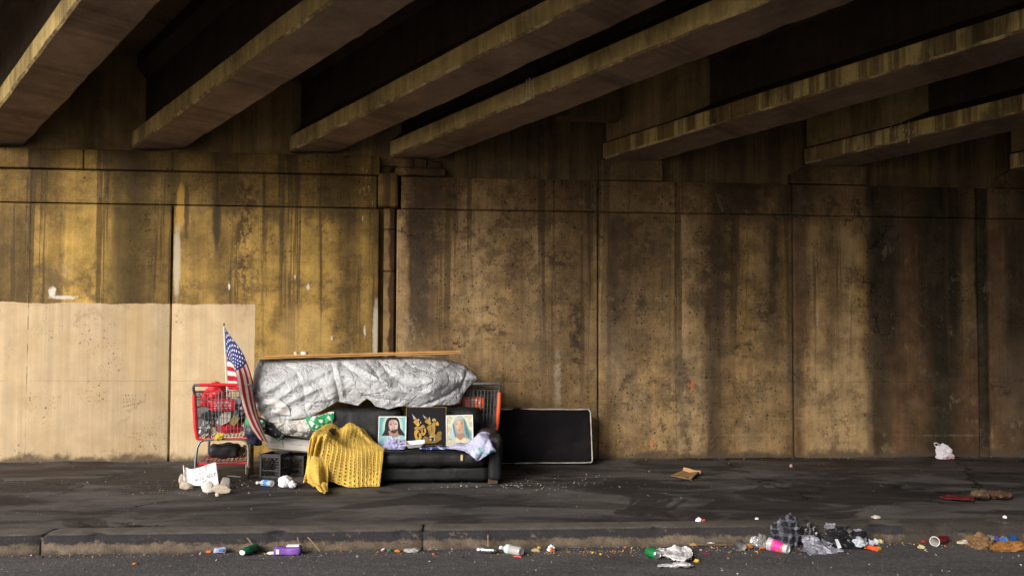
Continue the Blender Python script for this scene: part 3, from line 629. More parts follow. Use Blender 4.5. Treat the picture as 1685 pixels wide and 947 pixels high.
PURPLE = pm('purple_wrapper', (.16, .065, .32), .4, .4, .2, 12); BLUEP = pm('blue_label', (.045, .19, .52), .4, .4, .25, 15); REDCUP = pm('red_cup_plastic', (.15, .009, .014), .45, .4, .3, 8, dirt=.3); MAGENTA = pm('pink_cup_print', (.55, .03, .22), .4, .4, .3, 14); ORNG = pm('orange_print', (.60, .14, .02), .5, .4, .3, 12)
CREAM = pm('cream_scrap', (.46, .38, .22), .85, .2, .35, 20); REDC = pm('red_scrap', (.26, .022, .02), .8, .2, .35, 12); FOIL = pm('crumpled_foil', (.58, .58, .62), .25, .5, .3, 20, metal=.7); GLASSB = pm('clear_bottle_plastic', (.62, .66, .70), .12, .6, .1, alpha=.42); AMBER = pm('amber_liquid', (.15, .055, .015), .2, .5, .3, alpha=.9)
PALEBLUE = pm('pale_blue_cloth', (.36, .39, .45), .85, .2, .25, 9, 50, .3, dirt=.25); BROWNC = pm('brown_felt', (.028, .019, .016), .95, .1, .3); OCHREC = pm('dirty_orange_board', (.24, .11, .03), .9, .15, .5, 12, 25, .4, dirt=.3); YELLOWC = pm('yellow_knit', (.50, .36, .05), .9, .2, .25, 9); YGOLD = pm('yellow_gold_packet', (.36, .26, .06), .5, .3, .2, 9)
def check_mat():
    t = NT('plaid_cloth'); p = t.stretch(t.obj(), (1, 1.3, 1)); X, Y, Z = t.sep(p); w = t.m('MULTIPLY', t.noise(p, 5, 3), .6)
    a = t.m('SINE', t.m('MULTIPLY', t.m('ADD', X, t.m('MULTIPLY', w, .2)), 95.)); b = t.m('SINE', t.m('MULTIPLY', t.m('ADD', Z, t.m('MULTIPLY', w, .25)), 120.))
    f = t.m('MULTIPLY', t.m('ADD', t.rng(a, .3, .6), t.rng(b, .3, .6)), .5); f = t.m('MULTIPLY', f, t.rng(t.noise(p, 4, 4), .4, .6, .15, 1))
    return t.out(t.mix(f, (.012, .012, .016), (.17, .18, .22)), .85, .2, t.bump(t.noise(p, 30, 4), .4, .01))
PLAID = check_mat()
def patch_mat(name, a, b, sc, th=.5, c=None):
    t = NT(name); p = t.obj(); n = t.noise(p, sc, 5, .6); col = t.mix(t.rng(n, th-.015, th+.015), a, b)
    if c: col = t.mix(t.rng(t.noise(t.vm('ADD', p, (3, 5, 1)), sc*.7, 4, .6), .55, .57), col, c)
    return t.out(col, .6, .35, t.bump(t.noise(p, 25, 4), .3, .008))
GREENWHITE = patch_mat('green_and_white_sheet', (.012, .22, .075), (.62, .64, .60), 22, .545); BLACKWHITE = patch_mat('black_patterned_cloth', (.014, .014, .016), (.30, .30, .30), 26, .6)
PRINTBLUE = patch_mat('blue_and_white_print', (.02, .03, .16), (.55, .57, .68), 34, .57); SHIRT = patch_mat('lilac_cloth_with_green_print', (.37, .37, .55), (.10, .32, .29), 7, .60, None)
BAGPRINT = patch_mat('thin_bag_with_pink_inside', (.50, .48, .53), (.48, .16, .18), 8, .6); WRAPPER = patch_mat('printed_wrapper', (.62, .62, .66), (.07, .16, .45), 20, .55, (.5, .12, .03)); FIRE = patch_mat('red_and_yellow_wrapper', (.62, .05, .01), (.65, .45, .03), 18, .55)

# ------------------------------------------------------------------ sofa
YS = -2.03
xL, xA, xR = PX(516, 780, YS), PX(803, 780, YS), PX(827, 780, YS)
zSeat, zSplit = PZ(700, 744, YS), PZ(700, 769, YS)
SOFA = root('sofa', ((xL+xR)/2, -1.7, 0), 'worn black leather sofa facing the road, draped with a yellow blanket', 'sofa')
def leath(amp, sx=1., tuft=()):
    def f(w, nrm, q):
        k = Vector((w.x*9*sx, w.y*5, w.z*3.2)); a = noise.fractal(k, 1, 2.1, 4)*amp + (crease(Vector((w.x*14, w.y*6, w.z*5)), .6)-.35)*amp*.5
        for tx in tuft: a -= .02*math.exp(-((w.x-tx)/.012)**2)
        return nrm*a
    return f
rbox(MB(), (xL+.02, -1.985, .03), (xA+.012, -1.26, zSplit-.004), .035, 20, leath(.010)).build('base', LEATHER, SOFA, smooth=180)
rbox(MB(), (xL+.1, -2.05, zSplit), (xA-.004, -1.34, zSeat+.012), .075, 34, leath(.016, 1.5, (PX(636, 750, YS), PX(719, 750, YS)))).build('seat_cushion', LEATHER, SOFA, smooth=180)
TB = R(-11)
for a, b in ((541, 664), (664, 794)):
    x0, x1 = PX(a, 668, -1.36), PX(b, 668, -1.36); zt_ = PZ(670, 668, -1.36)
    Xb = Matrix.Translation((0, -1.47, zSeat)) @ Matrix.Rotation(TB, 4, 'X') @ Matrix.Translation((0, 1.47, -zSeat))
    rbox(MB(), (x0, -1.50, zSeat-.12), (x1-.004, -1.26, zSeat+(zt_-zSeat)/math.cos(TB)+.0), .085, 22, leath(.014), X=Xb).build('back_cushion', LEATHER, SOFA, smooth=180)
rbox(MB(), (xA, -2.04, .022), (xR, -1.25, PZ(815, 716, YS)), .055, 16, leath(.010)).build('armrest', LEATHER, SOFA, smooth=180)
rbox(MB(), (xL-.03, -2.0, .022), (xL+.2, -1.25, PZ(530, 708, YS)), .07, 16, leath(.010)).build('armrest', LEATHER, SOFA, smooth=180)
WOODF = pm('brown_wooden_foot', (.06, .035, .022), .6, .3)
for fx in (PX(812, 800, YS), xL+.1):
    MB().box((fx-.055, -2.02, 0), (fx+.05, -1.9, .05), bev=.008).build('foot', WOODF, SOFA)
for fx in (PX(812, 800, YS), xL+.1): MB().box((fx-.055, -1.5, 0), (fx+.05, -1.4, .05), bev=.008).build('foot', WOODF, SOFA)
tp = rbox(MB(), (PX(760, 752, YS)-.013, -2.068, PZ(760, 757, YS)), (PX(760, 752, YS)+.013, -2.04, PZ(760, 747, YS)), .006, 4).build('torn_patch', CREAM, SOFA)
hat = MB(); hp = P(808, 716, -1.72)
hat.lathe([(.001, .055), (.045, .052), (.075, .038), (.092, .012), (.098, 0), (.02, 0)], 24, X=Matrix.Translation((hp.x-.03, -1.72, PZ(815, 716, YS)-.004)) @ Matrix.Scale(1.15, 4, (1, 0, 0)))
hat.v = [v+Vector(noise.noise_vector(v*14))*.008 for v in hat.v]
hat.build('knit_cap', BROWNC, label='dark brown cap lying on the right arm of the sofa', cat='cap')

# ------------------------------------------------------------------ yellow crochet blanket
rows = [
 [(527, 706, -1.55), (536, 699, -1.56), (548, 697, -1.57), (560, 704, -1.60), (576, 697, -1.59), (594, 703, -1.60), (604, 714, -1.62), (611, 722, -1.66)],
 [(517, 712, -1.86), (527, 707, -1.88), (541, 707, -1.86), (557, 716, -1.84), (575, 708, -1.76), (594, 713, -1.72), (606, 722, -1.76), (622, 731, -1.82)],
 [(512, 722, -2.06), (521, 717, -2.10), (536, 716, -2.11), (554, 724, -2.04), (573, 726, -1.93), (592, 728, -1.88), (610, 732, -1.92), (632, 739, -1.98)],
 [(510, 737, -2.08), (517, 735, -2.14), (531, 731, -2.13), (553, 739, -2.12), (575, 741, -2.08), (594, 741, -2.05), (612, 741, -2.06), (631, 744, -2.08)],
 [(508, 755, -2.08), (513, 752, -2.15), (527, 752, -2.13), (549, 757, -2.13), (574, 757, -2.13), (594, 756, -2.12), (612, 756, -2.11), (630, 757, -2.10)],
 [(504, 774, -2.08), (511, 773, -2.15), (527, 774, -2.13), (546, 776, -2.13), (573, 776, -2.14), (594, 775, -2.13), (612, 774, -2.12), (628, 773, -2.10)],
 [(500, 793, -2.09), (514, 795, -2.17), (535, 797, -2.13), (543, 792, -2.12), (571, 801, -2.14), (593, 805, -2.14), (611, 804, -2.13), (625, 801, -2.11)]]
BN = [[P(*q) for q in r] for r in rows]
NC, NR, CU, CV = 21, 23, 7, 5
def blk(u, v):
    wu = .012*noise.noise((u*4, v*4, 11))+.006*noise.noise((u*11, v*11, 3)); wv_ = .014*noise.noise((u*4, v*4, 17))+.006*noise.noise((u*12, v*12, 9)); e0 = min(u, 1-u, v, 1-v)*8; e0 = min(e0, 1)
    p = net(BN, u+wu*e0, v+wv_*e0)
    fold = ss(.36, .2, u)*ss(.2, .45, v); p.y -= .034*fold*math.sin(u*62+v*1.5); p.x += .006*fold*math.sin(v*9)
    p.y -= .018*ss(.3, .9, v)*math.sin(u*17+1+v*2) + .012*noise.noise((u*5, v*5, 2))
    if v < .45: p.z += .020*noise.noise((u*8, v*10, 5)); p.y += .028*noise.noise((u*9, v*7, 8))
    cu = u*NC % 1; cv = v*NR % 1; st = (int(u*NC) % 2)*.5
    p.y -= .010*abs(math.sin(math.pi*u*NC)) + .006*abs(math.sin(math.pi*(v*NR+st))); p.z += .003*abs(math.sin(math.pi*(v*NR+st)))
    p.z = max(p.z, .008)
    return p
def hole(i, j):
    c = i//CU; a = i % CU; b = (j + (c % 2)*2) % CV
    return not (a in (0, 5)*0 or (a in (3, 4) and b in (1, 2)) )
YB = NT('yellow_crochet_wool'); yo = YB.obj(); yv = YB.n.new('ShaderNodeTexWave'); yv.inputs['Scale'].default_value = 55; yv.inputs['Distortion'].default_value = 3; YB.link(yo, yv.inputs['Vector'])
yc = YB.mul((.62, .415, .092), YB.rng(YB.noise(yo, 5, 5), .3, .7, .78, 1.15)); yc = YB.mul(yc, YB.rng(YB.noise(yo, 90, 3), .3, .7, .7, 1.2))
YM = YB.out(yc, .95, .1, YB.bump(YB.m('ADD', YB.noise(yo, 110, 3), YB.m('MULTIPLY', yv.outputs['Fac'], .6)), .7, .006))
bl = MB().grid(blk, NC*CU, NR*CV, keep=hole)
bt = [[P(*q) for q in r] for r in [[(508, 750, -2.12), (517, 750, -2.17), (527, 752, -2.16), (540, 752, -2.13)], [(505, 772, -2.13), (515, 772, -2.21), (528, 774, -2.20), (541, 775, -2.14)], [(508, 790, -2.14), (517, 790, -2.24), (529, 792, -2.24), (540, 793, -2.15)], [(517, 800, -2.18), (523, 801, -2.27), (531, 802, -2.27), (539, 803, -2.18)]]]
def tail(u, v):
    p = net(bt, u, v); p.y -= .030*math.sin(u*13+.6)*ss(0, .5, v)+.004*abs(math.sin(u*30)); p.y -= .004*abs(math.sin(v*40)); p.z += .012*math.sin(u*11)*v; return p
bl.grid(tail, 36, 44, keep=lambda i, j: not (i % 5 == 2 and (j+(i//5 % 2)*2) % 4 == 1))
tb = [[gp(516, 803), gp(523, 803), gp(531, 804), gp(539, 804)], [gp(522, 808), gp(528, 808), gp(534, 808), gp(539, 808)], [gp(529, 812), gp(533, 814), gp(537, 813), gp(540, 811)]]
def tail2(u, v):
    p = net(tb, u, v); p.z = .014+.045*(1-v)**2+.012*abs(math.sin(u*7)); return p
bl.grid(tail2, 20, 14)
bl.build('blanket', YM, solid=.011, smooth=180, label='mustard yellow crochet blanket thrown over the left end of the black sofa', cat='blanket')

# ------------------------------------------------------------------ things on the sofa
def frame(name, pxl, pxr, pyt, pyb, y, lean, fw, fmat, bgcol, label, depth=.018, draw=None, roll=0., sink=0.):
    m_ = mppx(y); w = (pxr-pxl)*m_; h = (pyb-pyt)*m_/math.cos(lean)
    c = P((pxl+pxr)/2, pyb, y)
    X = Matrix.Translation(c) @ Matrix.Rotation(roll, 4, 'Y') @ Matrix.Rotation(-lean, 4, 'X')      # local x right, z up, -y towards the viewer
    rt = root(name, c, label, 'picture')
    mb = MB()
    for lo, hi in (((-w/2, 0, 0), (-w/2+fw, depth, h)), ((w/2-fw, 0, 0), (w/2, depth, h)), ((-w/2+fw, 0, 0), (w/2-fw, depth, fw)), ((-w/2+fw, 0, h-fw), (w/2-fw, depth, h))): mb.box(lo, hi, bev=.003, X=X)
    mb.build('frame', fmat, rt)
    pr = MB(); mats = [pm('print_%d_%d_%d' % tuple(int(k*999) for k in bgcol), tuple(k*.82 for k in bgcol), .5, .08, .1, 12)]
    pr.box((-w/2+fw*.8, .007, fw*.8), (w/2-fw*.8, depth-.002, h-fw*.8), X=X)
    if draw:
        n = 0
        for col, pts in draw:
            key = 'print_%d_%d_%d' % tuple(int(k*999) for k in col); mt = pm(key, tuple(k*.82 for k in col), .5, .08, .12, 25)
            if mt not in mats: mats.append(mt)
            i = mats.index(mt); n += 1; yy = .0066-n*.00012
            q = [X @ Vector((-w/2+fw*.8+a*(w-fw*1.6), yy, fw*.8+(1-b)*(h-fw*1.6))) for a, b in pts]
            pr.add(q, [list(range(len(q)))], i)
    pr.build('print', mats, rt, smooth=0); return rt
def ell(cx, cy, rx, ry, n=22, a0=0): return [(cx+rx*math.cos(a0+2*math.pi*k/n), cy+ry*math.sin(a0+2*math.pi*k/n)) for k in range(n)]
def nrm(pts, x0, x1, y0, y1): return [(min(max((a-x0)/(x1-x0), 0), 1), min(max((b-y0)/(y1-y0), 0), 1)) for a, b in pts]
A = lambda pts: nrm(pts, 145, 715, 130, 850)
man = [((.13, .36, .37), A([(145, 130), (250, 130), (200, 300), (190, 520), (145, 560)])), ((.34, .55, .50), A(ell(435, 330, 225, 270))), ((.48, .64, .57), A(ell(435, 320, 190, 225))),
 ((.030, .022, .024), A([(262, 330), (280, 220), (315, 160), (360, 130), (500, 130), (555, 170), (585, 260), (605, 380), (650, 450), (690, 500), (706, 548), (560, 530), (470, 560), (345, 545), (195, 545), (240, 480), (262, 410)])),
 ((.33, .20, .17), A([(340, 440), (400, 430), (540, 430), (560, 500), (585, 545), (470, 590), (370, 550)])), ((.42, .29, .26), A([(345, 270), (358, 215), (400, 190), (450, 186), (510, 200), (545, 250), (549, 320), (540, 390), (515, 440), (465, 480), (415, 462), (370, 410), (348, 340)])),
 ((.56, .43, .39), A([(470, 200), (515, 210), (540, 260), (540, 360), (520, 400), (490, 380), (480, 300)])), ((.55, .42, .38), A([(365, 320), (410, 310), (425, 360), (400, 390), (372, 370)])), ((.50, .36, .33), A([(430, 280), (458, 280), (470, 370), (440, 380), (432, 350)])),
 ((.045, .03, .03), A([(368, 400), (400, 440), (425, 415), (470, 405), (508, 415), (522, 390), (528, 440), (500, 485), (455, 497), (410, 475)])), ((.30, .12, .12), A([(425, 425), (465, 418), (500, 425), (465, 440)])),
 ((.05, .035, .04), A([(355, 285), (385, 268), (420, 282), (388, 280)])), ((.05, .035, .04), A([(470, 278), (500, 262), (530, 272), (500, 274)])), ((.03, .025, .03), A(ell(395, 297, 22, 9))), ((.03, .025, .03), A(ell(500, 287, 22, 9))),
 ((.27, .46, .47), A([(145, 590), (210, 550), (345, 545), (400, 585), (470, 596), (540, 580), (580, 535), (715, 560), (715, 850), (145, 850)])), ((.45, .56, .50), A([(330, 560), (380, 590), (470, 602), (560, 590), (600, 560), (620, 700), (540, 850), (330, 850), (300, 700)])), ((.22, .40, .50), A([(150, 640), (230, 600), (290, 720), (250, 850), (150, 850)])), ((.52, .60, .52), A([(360, 552), (392, 590), (470, 606), (550, 590), (585, 545), (560, 600), (470, 625), (385, 608)]))]
B = lambda pts: nrm(pts, 100, 545, 75, 625)
rays = []
for k in range(16):
    a = 2*math.pi*k/16; rays.append(((.62, .60, .42), B([(325, 260), (325+420*math.cos(a), 260+420*math.sin(a)), (325+420*math.cos(a+.17), 260+420*math.sin(a+.17))])))
woman = rays + [((.62, .63, .50), B(ell(325, 230, 165, 170))), ((.20, .34, .36), B([(120, 470), (170, 300), (200, 200), (240, 120), (300, 82), (350, 82), (410, 120), (445, 190), (475, 280), (520, 380), (535, 500), (430, 480), (300, 500), (180, 480)])),
 ((.42, .50, .53), B([(130, 450), (190, 260), (215, 180), (260, 118), (310, 92), (350, 95), (395, 130), (330, 120), (270, 140), (235, 200), (225, 300), (260, 430), (230, 480), (180, 470)])), ((.09, .19, .22), B([(395, 130), (425, 180), (445, 260), (500, 420), (470, 470), (430, 400), (410, 280)])), ((.12, .20, .24), B([(200, 230), (222, 190), (240, 330), (262, 420), (240, 440), (210, 330)])),
 ((.35, .20, .14), B([(262, 370), (400, 370), (415, 440), (330, 480), (268, 440)])), ((.47, .30, .21), B([(236, 240), (240, 175), (270, 140), (330, 130), (378, 150), (398, 210), (398, 280), (380, 340), (340, 380), (305, 375), (262, 330)])), ((.60, .44, .33), B([(245, 210), (275, 150), (330, 138), (340, 250), (310, 290), (260, 280)])), ((.54, .36, .26), B([(305, 210), (325, 205), (335, 280), (312, 285)])),
 ((.10, .06, .05), B([(246, 195), (270, 186), (295, 197), (270, 192)])), ((.10, .06, .05), B([(340, 190), (362, 183), (385, 193), (362, 189)])), ((.06, .045, .05), B(ell(268, 212, 16, 6))), ((.06, .045, .05), B(ell(360, 207, 16, 6))), ((.38, .12, .11), B([(295, 310), (320, 304), (345, 310), (320, 322)])), ((.36, .20, .14), B([(302, 284), (320, 292), (340, 284), (320, 297)])),
 ((.52, .50, .36), B([(100, 560), (180, 480), (260, 440), (330, 490), (410, 440), (480, 470), (545, 520), (545, 625), (100, 625)])), ((.62, .57, .40), B([(230, 470), (268, 440), (330, 488), (400, 440), (440, 480), (400, 625), (270, 625)])), ((.68, .63, .45), B(ell(337, 550, 60, 58))), ((.60, .20, .02), B(ell(337, 552, 33, 32))), ((.66, .38, .03), B([(318, 540), (337, 500), (356, 540), (337, 560)]))]
T = lambda pts: nrm(pts, 50, 940, 85, 905)
g1, g2, g3, gr = (.50, .29, .055), (.34, .21, .05), (.20, .13, .04), (.46, .44, .42)
thai = [(gr, T([(178, 215), (200, 240), (258, 295), (215, 322)])), (g2, T([(212, 318), (262, 298), (300, 322), (320, 345), (235, 350)])), (gr, T([(300, 330), (335, 305), (340, 345), (318, 352)])), (g1, T([(205, 375), (240, 345), (310, 345), (345, 400), (350, 440), (305, 460), (265, 430), (235, 400)])), (g3, T([(258, 385), (300, 370), (305, 385), (262, 400)])), ((.62, .40, .07), T([(285, 415), (335, 405), (340, 445), (300, 455)])), (gr, T([(355, 395), (375, 350), (384, 405)])),
 (g2, T([(225, 490), (280, 455), (350, 470), (420, 425), (465, 450), (470, 480), (400, 510), (300, 525), (240, 520)])), (g1, T([(235, 545), (300, 520), (340, 560), (300, 600), (290, 640), (320, 690), (290, 740), (255, 690), (232, 610)])), (g1, T([(330, 590), (380, 600), (400, 680), (360, 730), (350, 790), (310, 800), (185, 797), (195, 755), (290, 745), (330, 690), (345, 650)])), (g2, T([(380, 590), (390, 520), (430, 510), (420, 560), (440, 590), (470, 600), (450, 640), (400, 640)])), (g1, T([(450, 500), (485, 500), (502, 560), (470, 620), (430, 640), (425, 620), (462, 580)])), ((.16, .14, .30), T([(345, 510), (385, 500), (390, 545), (355, 545)])),
 (g3, T([(385, 790), (420, 700), (470, 650), (550, 670), (580, 750), (560, 795)])),
 (gr, T([(405, 218), (425, 240), (490, 285), (462, 305)])), (g3, T([(462, 310), (495, 280), (525, 300), (480, 335)])), (g2, T([(460, 372), (500, 325), (560, 312), (580, 350), (620, 400), (590, 435), (540, 420), (500, 395)])), (gr, T([(553, 300), (565, 270), (585, 320), (598, 355), (575, 340)])), (g1, T([(535, 345), (575, 360), (590, 400), (550, 400)])), (g2, T([(505, 485), (550, 440), (620, 435), (650, 390), (700, 385), (705, 540), (690, 600), (720, 640), (700, 690), (640, 680), (560, 610), (545, 540)])), (g1, T([(625, 345), (645, 310), (690, 305), (722, 335), (715, 355), (640, 358)])), ((.10, .14, .26), T([(640, 358), (715, 355), (715, 378), (650, 380)])), (g1, T([(700, 400), (750, 360), (790, 420), (770, 450), (715, 440)])), (g3, T([(600, 460), (640, 470), (650, 560), (610, 580)])), (g3, T([(560, 540), (600, 560), (590, 620), (555, 600)])), (gr, T([(570, 655), (630, 645), (640, 670), (580, 680)])), (g1, T([(570, 700), (620, 690), (625, 740), (585, 755)])), (gr, T([(680, 680), (695, 690), (690, 750), (672, 750)])),
 (g3, T([(720, 640), (760, 570), (830, 555), (855, 600), (830, 650), (850, 700), (810, 745), (740, 755), (690, 740)])), (g3, T([(560, 760), (700, 745), (780, 760), (700, 790), (540, 795)])), (g3, T([(470, 826), (860, 822), (860, 832), (470, 834)]))]
frame('framed_picture', 622, 667.5, 686, 740, -1.66, R(13), .012, WHITEF, (.20, .44, .44), 'white framed picture of a bearded long haired man in a pale robe', draw=man)
frame('framed_picture', 667.5, 733.5, 670.5, 739, -1.63, R(12), .006, GOLD, (.013, .011, .014), 'black picture of two kneeling golden figures with pointed crowns, thin gold edge', draw=thai)
frame('framed_picture', 735, 779.5, 683.5, 739, -1.67, R(13), .012, WHITEF, (.48, .48, .34), 'white framed picture of a woman in a pale blue veil', draw=woman, roll=R(-1.5))
zq = zSeat+.012
lump('crumpled_cloth', 629, 668, 723, 741, LILAC, 4, 'crumpled lilac cloth in front of the bearded man picture', 'cloth', depth=.13, k=3.2, amp=.6, sub=5, ypos=-1.80, z0=zq, low=.1)
tr = MB(); tx0, tx1 = PX(669, 733, -1.83), PX(699, 733, -1.83); ty0, ty1 = -1.92, -1.76
def ringrect(x0, x1, y0, y1, z, r=.02, n=4):
    out = []
    for cx_, cy_, a0 in ((x1-r, y1-r, 0), (x0+r, y1-r, 90), (x0+r, y0+r, 180), (x1-r, y0+r, 270)):
        for k in range(n+1): a = R(a0+90*k/n); out.append((cx_+r*math.cos(a), cy_+r*math.sin(a), z))
    return out
lv = [(.022, 0), (.0, .036), (-.008, .0385), (-.008, .041), (.002, .041), (.024, .005)]; rv = []
for d, z in lv: rv.append(ringrect(tx0+d, tx1-d, ty0+d, ty1-d, zq+.014+z))
n_ = len(rv[0]); vs = [p for r_q in rv for p in r_q]; fs = [[i*n_+j, i*n_+(j+1) % n_, (i+1)*n_+(j+1) % n_, (i+1)*n_+j] for i in range(len(rv)-1) for j in range(n_)] + [list(range(n_))[::-1], [(len(rv)-1)*n_+j for j in range(n_)]]
tr.add(vs, fs, X=Matrix.Translation((tx0, ty0, zq)) @ Matrix.Rotation(R(-5), 4, 'Y') @ Matrix.Rotation(R(9), 4, 'X') @ Matrix.Translation((-tx0, -ty0, -zq))); tr.build('foam_tray', FOAM, label='white foam food tray on the sofa seat below the golden figures picture', cat='tray', smooth=30)
def flatz(u, v, p): return Vector((0, 0, 0))
cl = MB()
def strip(u, v):
    x = PX(690+62*u, 736, -1.86); y = -1.79-.16*v + .012*noise.noise((u*5, v*3, 1)); return Vector((x, y, zq+.018+.012*noise.noise((u*9, v*5, 4))-.01*v*(1-v)))
cl.grid(strip, 40, 14); cl.build('printed_scarf', PRINTBLUE, solid=.012, smooth=180, label='dark blue scarf with white print along the sofa seat beside the tray', cat='scarf')
sh = [[(737, 735, -1.88), (752, 728, -1.86), (769, 727, -1.84), (783, 717, -1.84), (788, 713, -1.86), (797, 710, -1.84), (805, 711, -1.85)],
      [(737, 737, -1.97), (752, 734, -1.98), (766, 733, -2.0), (779, 722, -2.0), (789, 716, -2.0), (802, 717, -1.98), (810, 724, -1.97)],
      [(748, 738, -2.04), (760, 739, -2.06), (772, 739, -2.10), (783, 734, -2.12), (794, 728, -2.12), (806, 728, -2.11), (812, 735, -2.09)],
      [(757, 739, -2.08), (768, 744, -2.12), (777, 747, -2.14), (787, 745, -2.16), (798, 742, -2.15), (808, 741, -2.14), (815, 740, -2.12)],
      [(767, 742, -2.10), (776, 749, -2.13), (782, 754, -2.15), (787, 757, -2.15), (796, 752, -2.15), (806, 747, -2.14), (814, 742, -2.12)]]
def shfold(u, v, p): return Vector((0, -.022*abs(math.sin(u*9+v*5)) - .014*math.sin(v*8+u*3), .006*math.sin(u*11)))
cloth(sh, 70, 50, .03, 9, 2, extra=shfold).build('rumpled_shirt', SHIRT, solid=.006, smooth=180, label='rumpled lilac shirt with a pale green print hanging over the right front of the sofa', cat='shirt')
# ------------------------------------------------------------------ mattress, crates, tarpaulin behind the sofa
YM_ = -1.27
def sag(w, nrm_, q):
    x0 = PX(436, 720, YM_); return Vector((0, 0, -.055*ss(0, .65, w.x-x0) + .01*noise.noise(w*3))) + nrm_*.006*noise.noise(w*14)
mz0, mz1 = PZ(436, 740, YM_), PZ(450, 709, YM_)
MAT = root('mattress', (PX(620, 740, YM_), -.75, mz0-.05), 'off white mattress lying on black crates under the grey tarpaulin', 'mattress')
rbox(MB(), (PX(435, 720, YM_), YM_, mz0), (PX(793, 720, YM_), -.28, mz1), .075, 26, sag).build('ticking', MATT, MAT, smooth=180)
for pz in (.16, .47, .80):
    zz = mz0+(mz1-mz0)*pz; pts = [Vector((PX(435, 720, YM_)+.06+k*.05, YM_-.006, zz)) for k in range(34)]
    pts = [q+sag(q, Vector((0, 0, 0)), q) for q in pts]
    MB().tube(pts, .0065 if pz != .80 else .010, 6).build('seam', DARKWIRE if pz == .80 else MATT, MAT)
def crate(cx, cy, rot, wx, wy, h, label):
    X = Matrix.Translation((cx, cy, 0)) @ Matrix.Rotation(rot, 4, 'Z'); mb = MB(); t = .022
    for sx in (-1, 1):
        for sy in (-1, 1): mb.box((sx*wx/2-t/2-.004, sy*wy/2-t/2-.004, 0), (sx*wx/2+t/2, sy*wy/2+t/2, h), bev=.004, X=X)
    for side in range(4):
        L = wx if side % 2 == 0 else wy; D = (wy if side % 2 == 0 else wx)/2
        S = X @ Matrix.Rotation(math.pi/2*side, 4, 'Z') @ Matrix.Translation((0, -D, 0))
        for z0, z1 in ((0, .028), (h-.045, h)): mb.box((-L/2, -.009, z0), (L/2, .006, z1), bev=.003, X=S)
        mb.box((-L/2+.0, -.006, h*.30), (L/2, .004, h*.30+.012), X=S)
        n = 5
        for k in range(-3, n+3):                                         # lattice
            for sg in (-1, 1):
                x = -L/2+L*k/n; z0, z1 = .028, h-.045; dz = z1-z0
                a, b = (x, z0), (x+sg*dz*.95, z1)
                pts = []
                ta, tb = 0., 1.
                for lim, s_ in ((-L/2, 1), (L/2, -1)):
                    d = b[0]-a[0]
                    tt = (lim-a[0])/d
                    if (d > 0) == (s_ > 0): ta = max(ta, tt)
                    else: tb = min(tb, tt)
                if tb-ta < .08: continue
                p0 = Vector((a[0]+(b[0]-a[0])*ta, 0, a[1]+(b[1]-a[1])*ta)); p1 = Vector((a[0]+(b[0]-a[0])*tb, .0, a[1]+(b[1]-a[1])*tb))
                mb.tube([p0, p1], .0045, 4, X=S)
    mb.box((-wx/2, -wy/2, .012), (wx/2, wy/2, .022), X=X)
    for k in range(6):
        z = .04+k*(h-.09)/6; mb.box((wx/2-.05, -wy/2-.012, z), (wx/2-.008, -wy/2, z+.012), X=X)
    return mb.build('milk_crate', BLACKP, origin=(cx, cy, 0), smooth=20, label=label, cat='crate', group='black crates holding up the mattress')
ch = PZ(450, 743, -1.38)-.008
cx0 = gp(428, 786); cx1 = gp(462, 787)
w1 = (cx1-cx0).length; a1 = math.atan2(cx1.y-cx0.y, cx1.x-cx0.x)
crate(*( (cx0+cx1)/2 + Vector((-math.sin(a1), math.cos(a1), 0))*.14)[:2], a1, w1-.02, .27, ch, 'black lattice milk crate at the left end of the mattress, beside the cart')
crate(PX(488, 785, -1.2), -1.16, R(-14), .27, .27, ch-.04, 'black milk crate deeper in the shade behind the yellow blanket')
crate(PX(700, 785, -.8), -.78, 0, .3, .3, ch-.07, 'black milk crate hidden behind the sofa') 
MB().box((PX(403, 750, -1.2), -1.18, .0), (PX(411, 750, -1.2), -1.02, PZ(407, 712, -1.2)), bev=.004, X=None).build('wooden_slat', PLY, label='upright raw wooden slat between the red cart and the milk crate', cat='slat')

top_c = [(413, 656), (415, 632), (419, 608), (425, 592), (450, 590), (520, 589), (600, 587), (690, 587), (735, 591), (763, 600), (777, 610), (785, 618)]
bot_c = [(413, 660), (417, 668), (423, 676), (432, 682), (446, 687), (475, 690), (508, 686), (528, 676), (545, 666), (555, 660), (575, 664), (589, 667), (596, 661), (604, 655), (611, 660), (618, 668), (640, 673), (655, 668), (672, 668), (690, 674), (705, 671), (716, 666), (740, 666), (757, 664), (762, 648), (770, 637), (778, 629), (785, 622)]
folds = [  # pixel polylines, width px, depth m (positive goes in)
 ([(436, 594), (428, 612), (420, 645)], 1.8, .03), ([(546, 600), (552, 625), (556, 645), (558, 662)], 3.5, .05), ([(553, 602), (560, 628), (566, 660)], 6, -.035), ([(562, 598), (580, 610), (600, 626), (622, 640)], 4.5, .045), ([(570, 594), (600, 610), (640, 632)], 5, -.03), ([(600, 592), (618, 612), (628, 630)], 3, .03), ([(625, 596), (640, 615), (668, 634), (700, 648), (722, 654)], 5, .045), ([(640, 640), (668, 645), (700, 652)], 4, -.03),
 ([(757, 634), (738, 648), (712, 660), (690, 668)], 2.4, .06), ([(768, 612), (762, 628), (757, 642)], 3, .045), ([(735, 596), (752, 606), (764, 622)], 4, -.03), ([(660, 590), (680, 605), (712, 612)], 3, .025), ([(470, 600), (488, 612), (500, 640), (502, 672)], 4, .02), ([(440, 640), (462, 655), (480, 672)], 5, .02), ([(530, 640), (536, 652), (545, 662)], 3, .025), ([(600, 650), (620, 655), (650, 658)], 3, .025), ([(700, 592), (716, 604), (735, 608)], 3, .02), ([(536, 601), (545, 612), (541, 622)], 1.6, .015)]
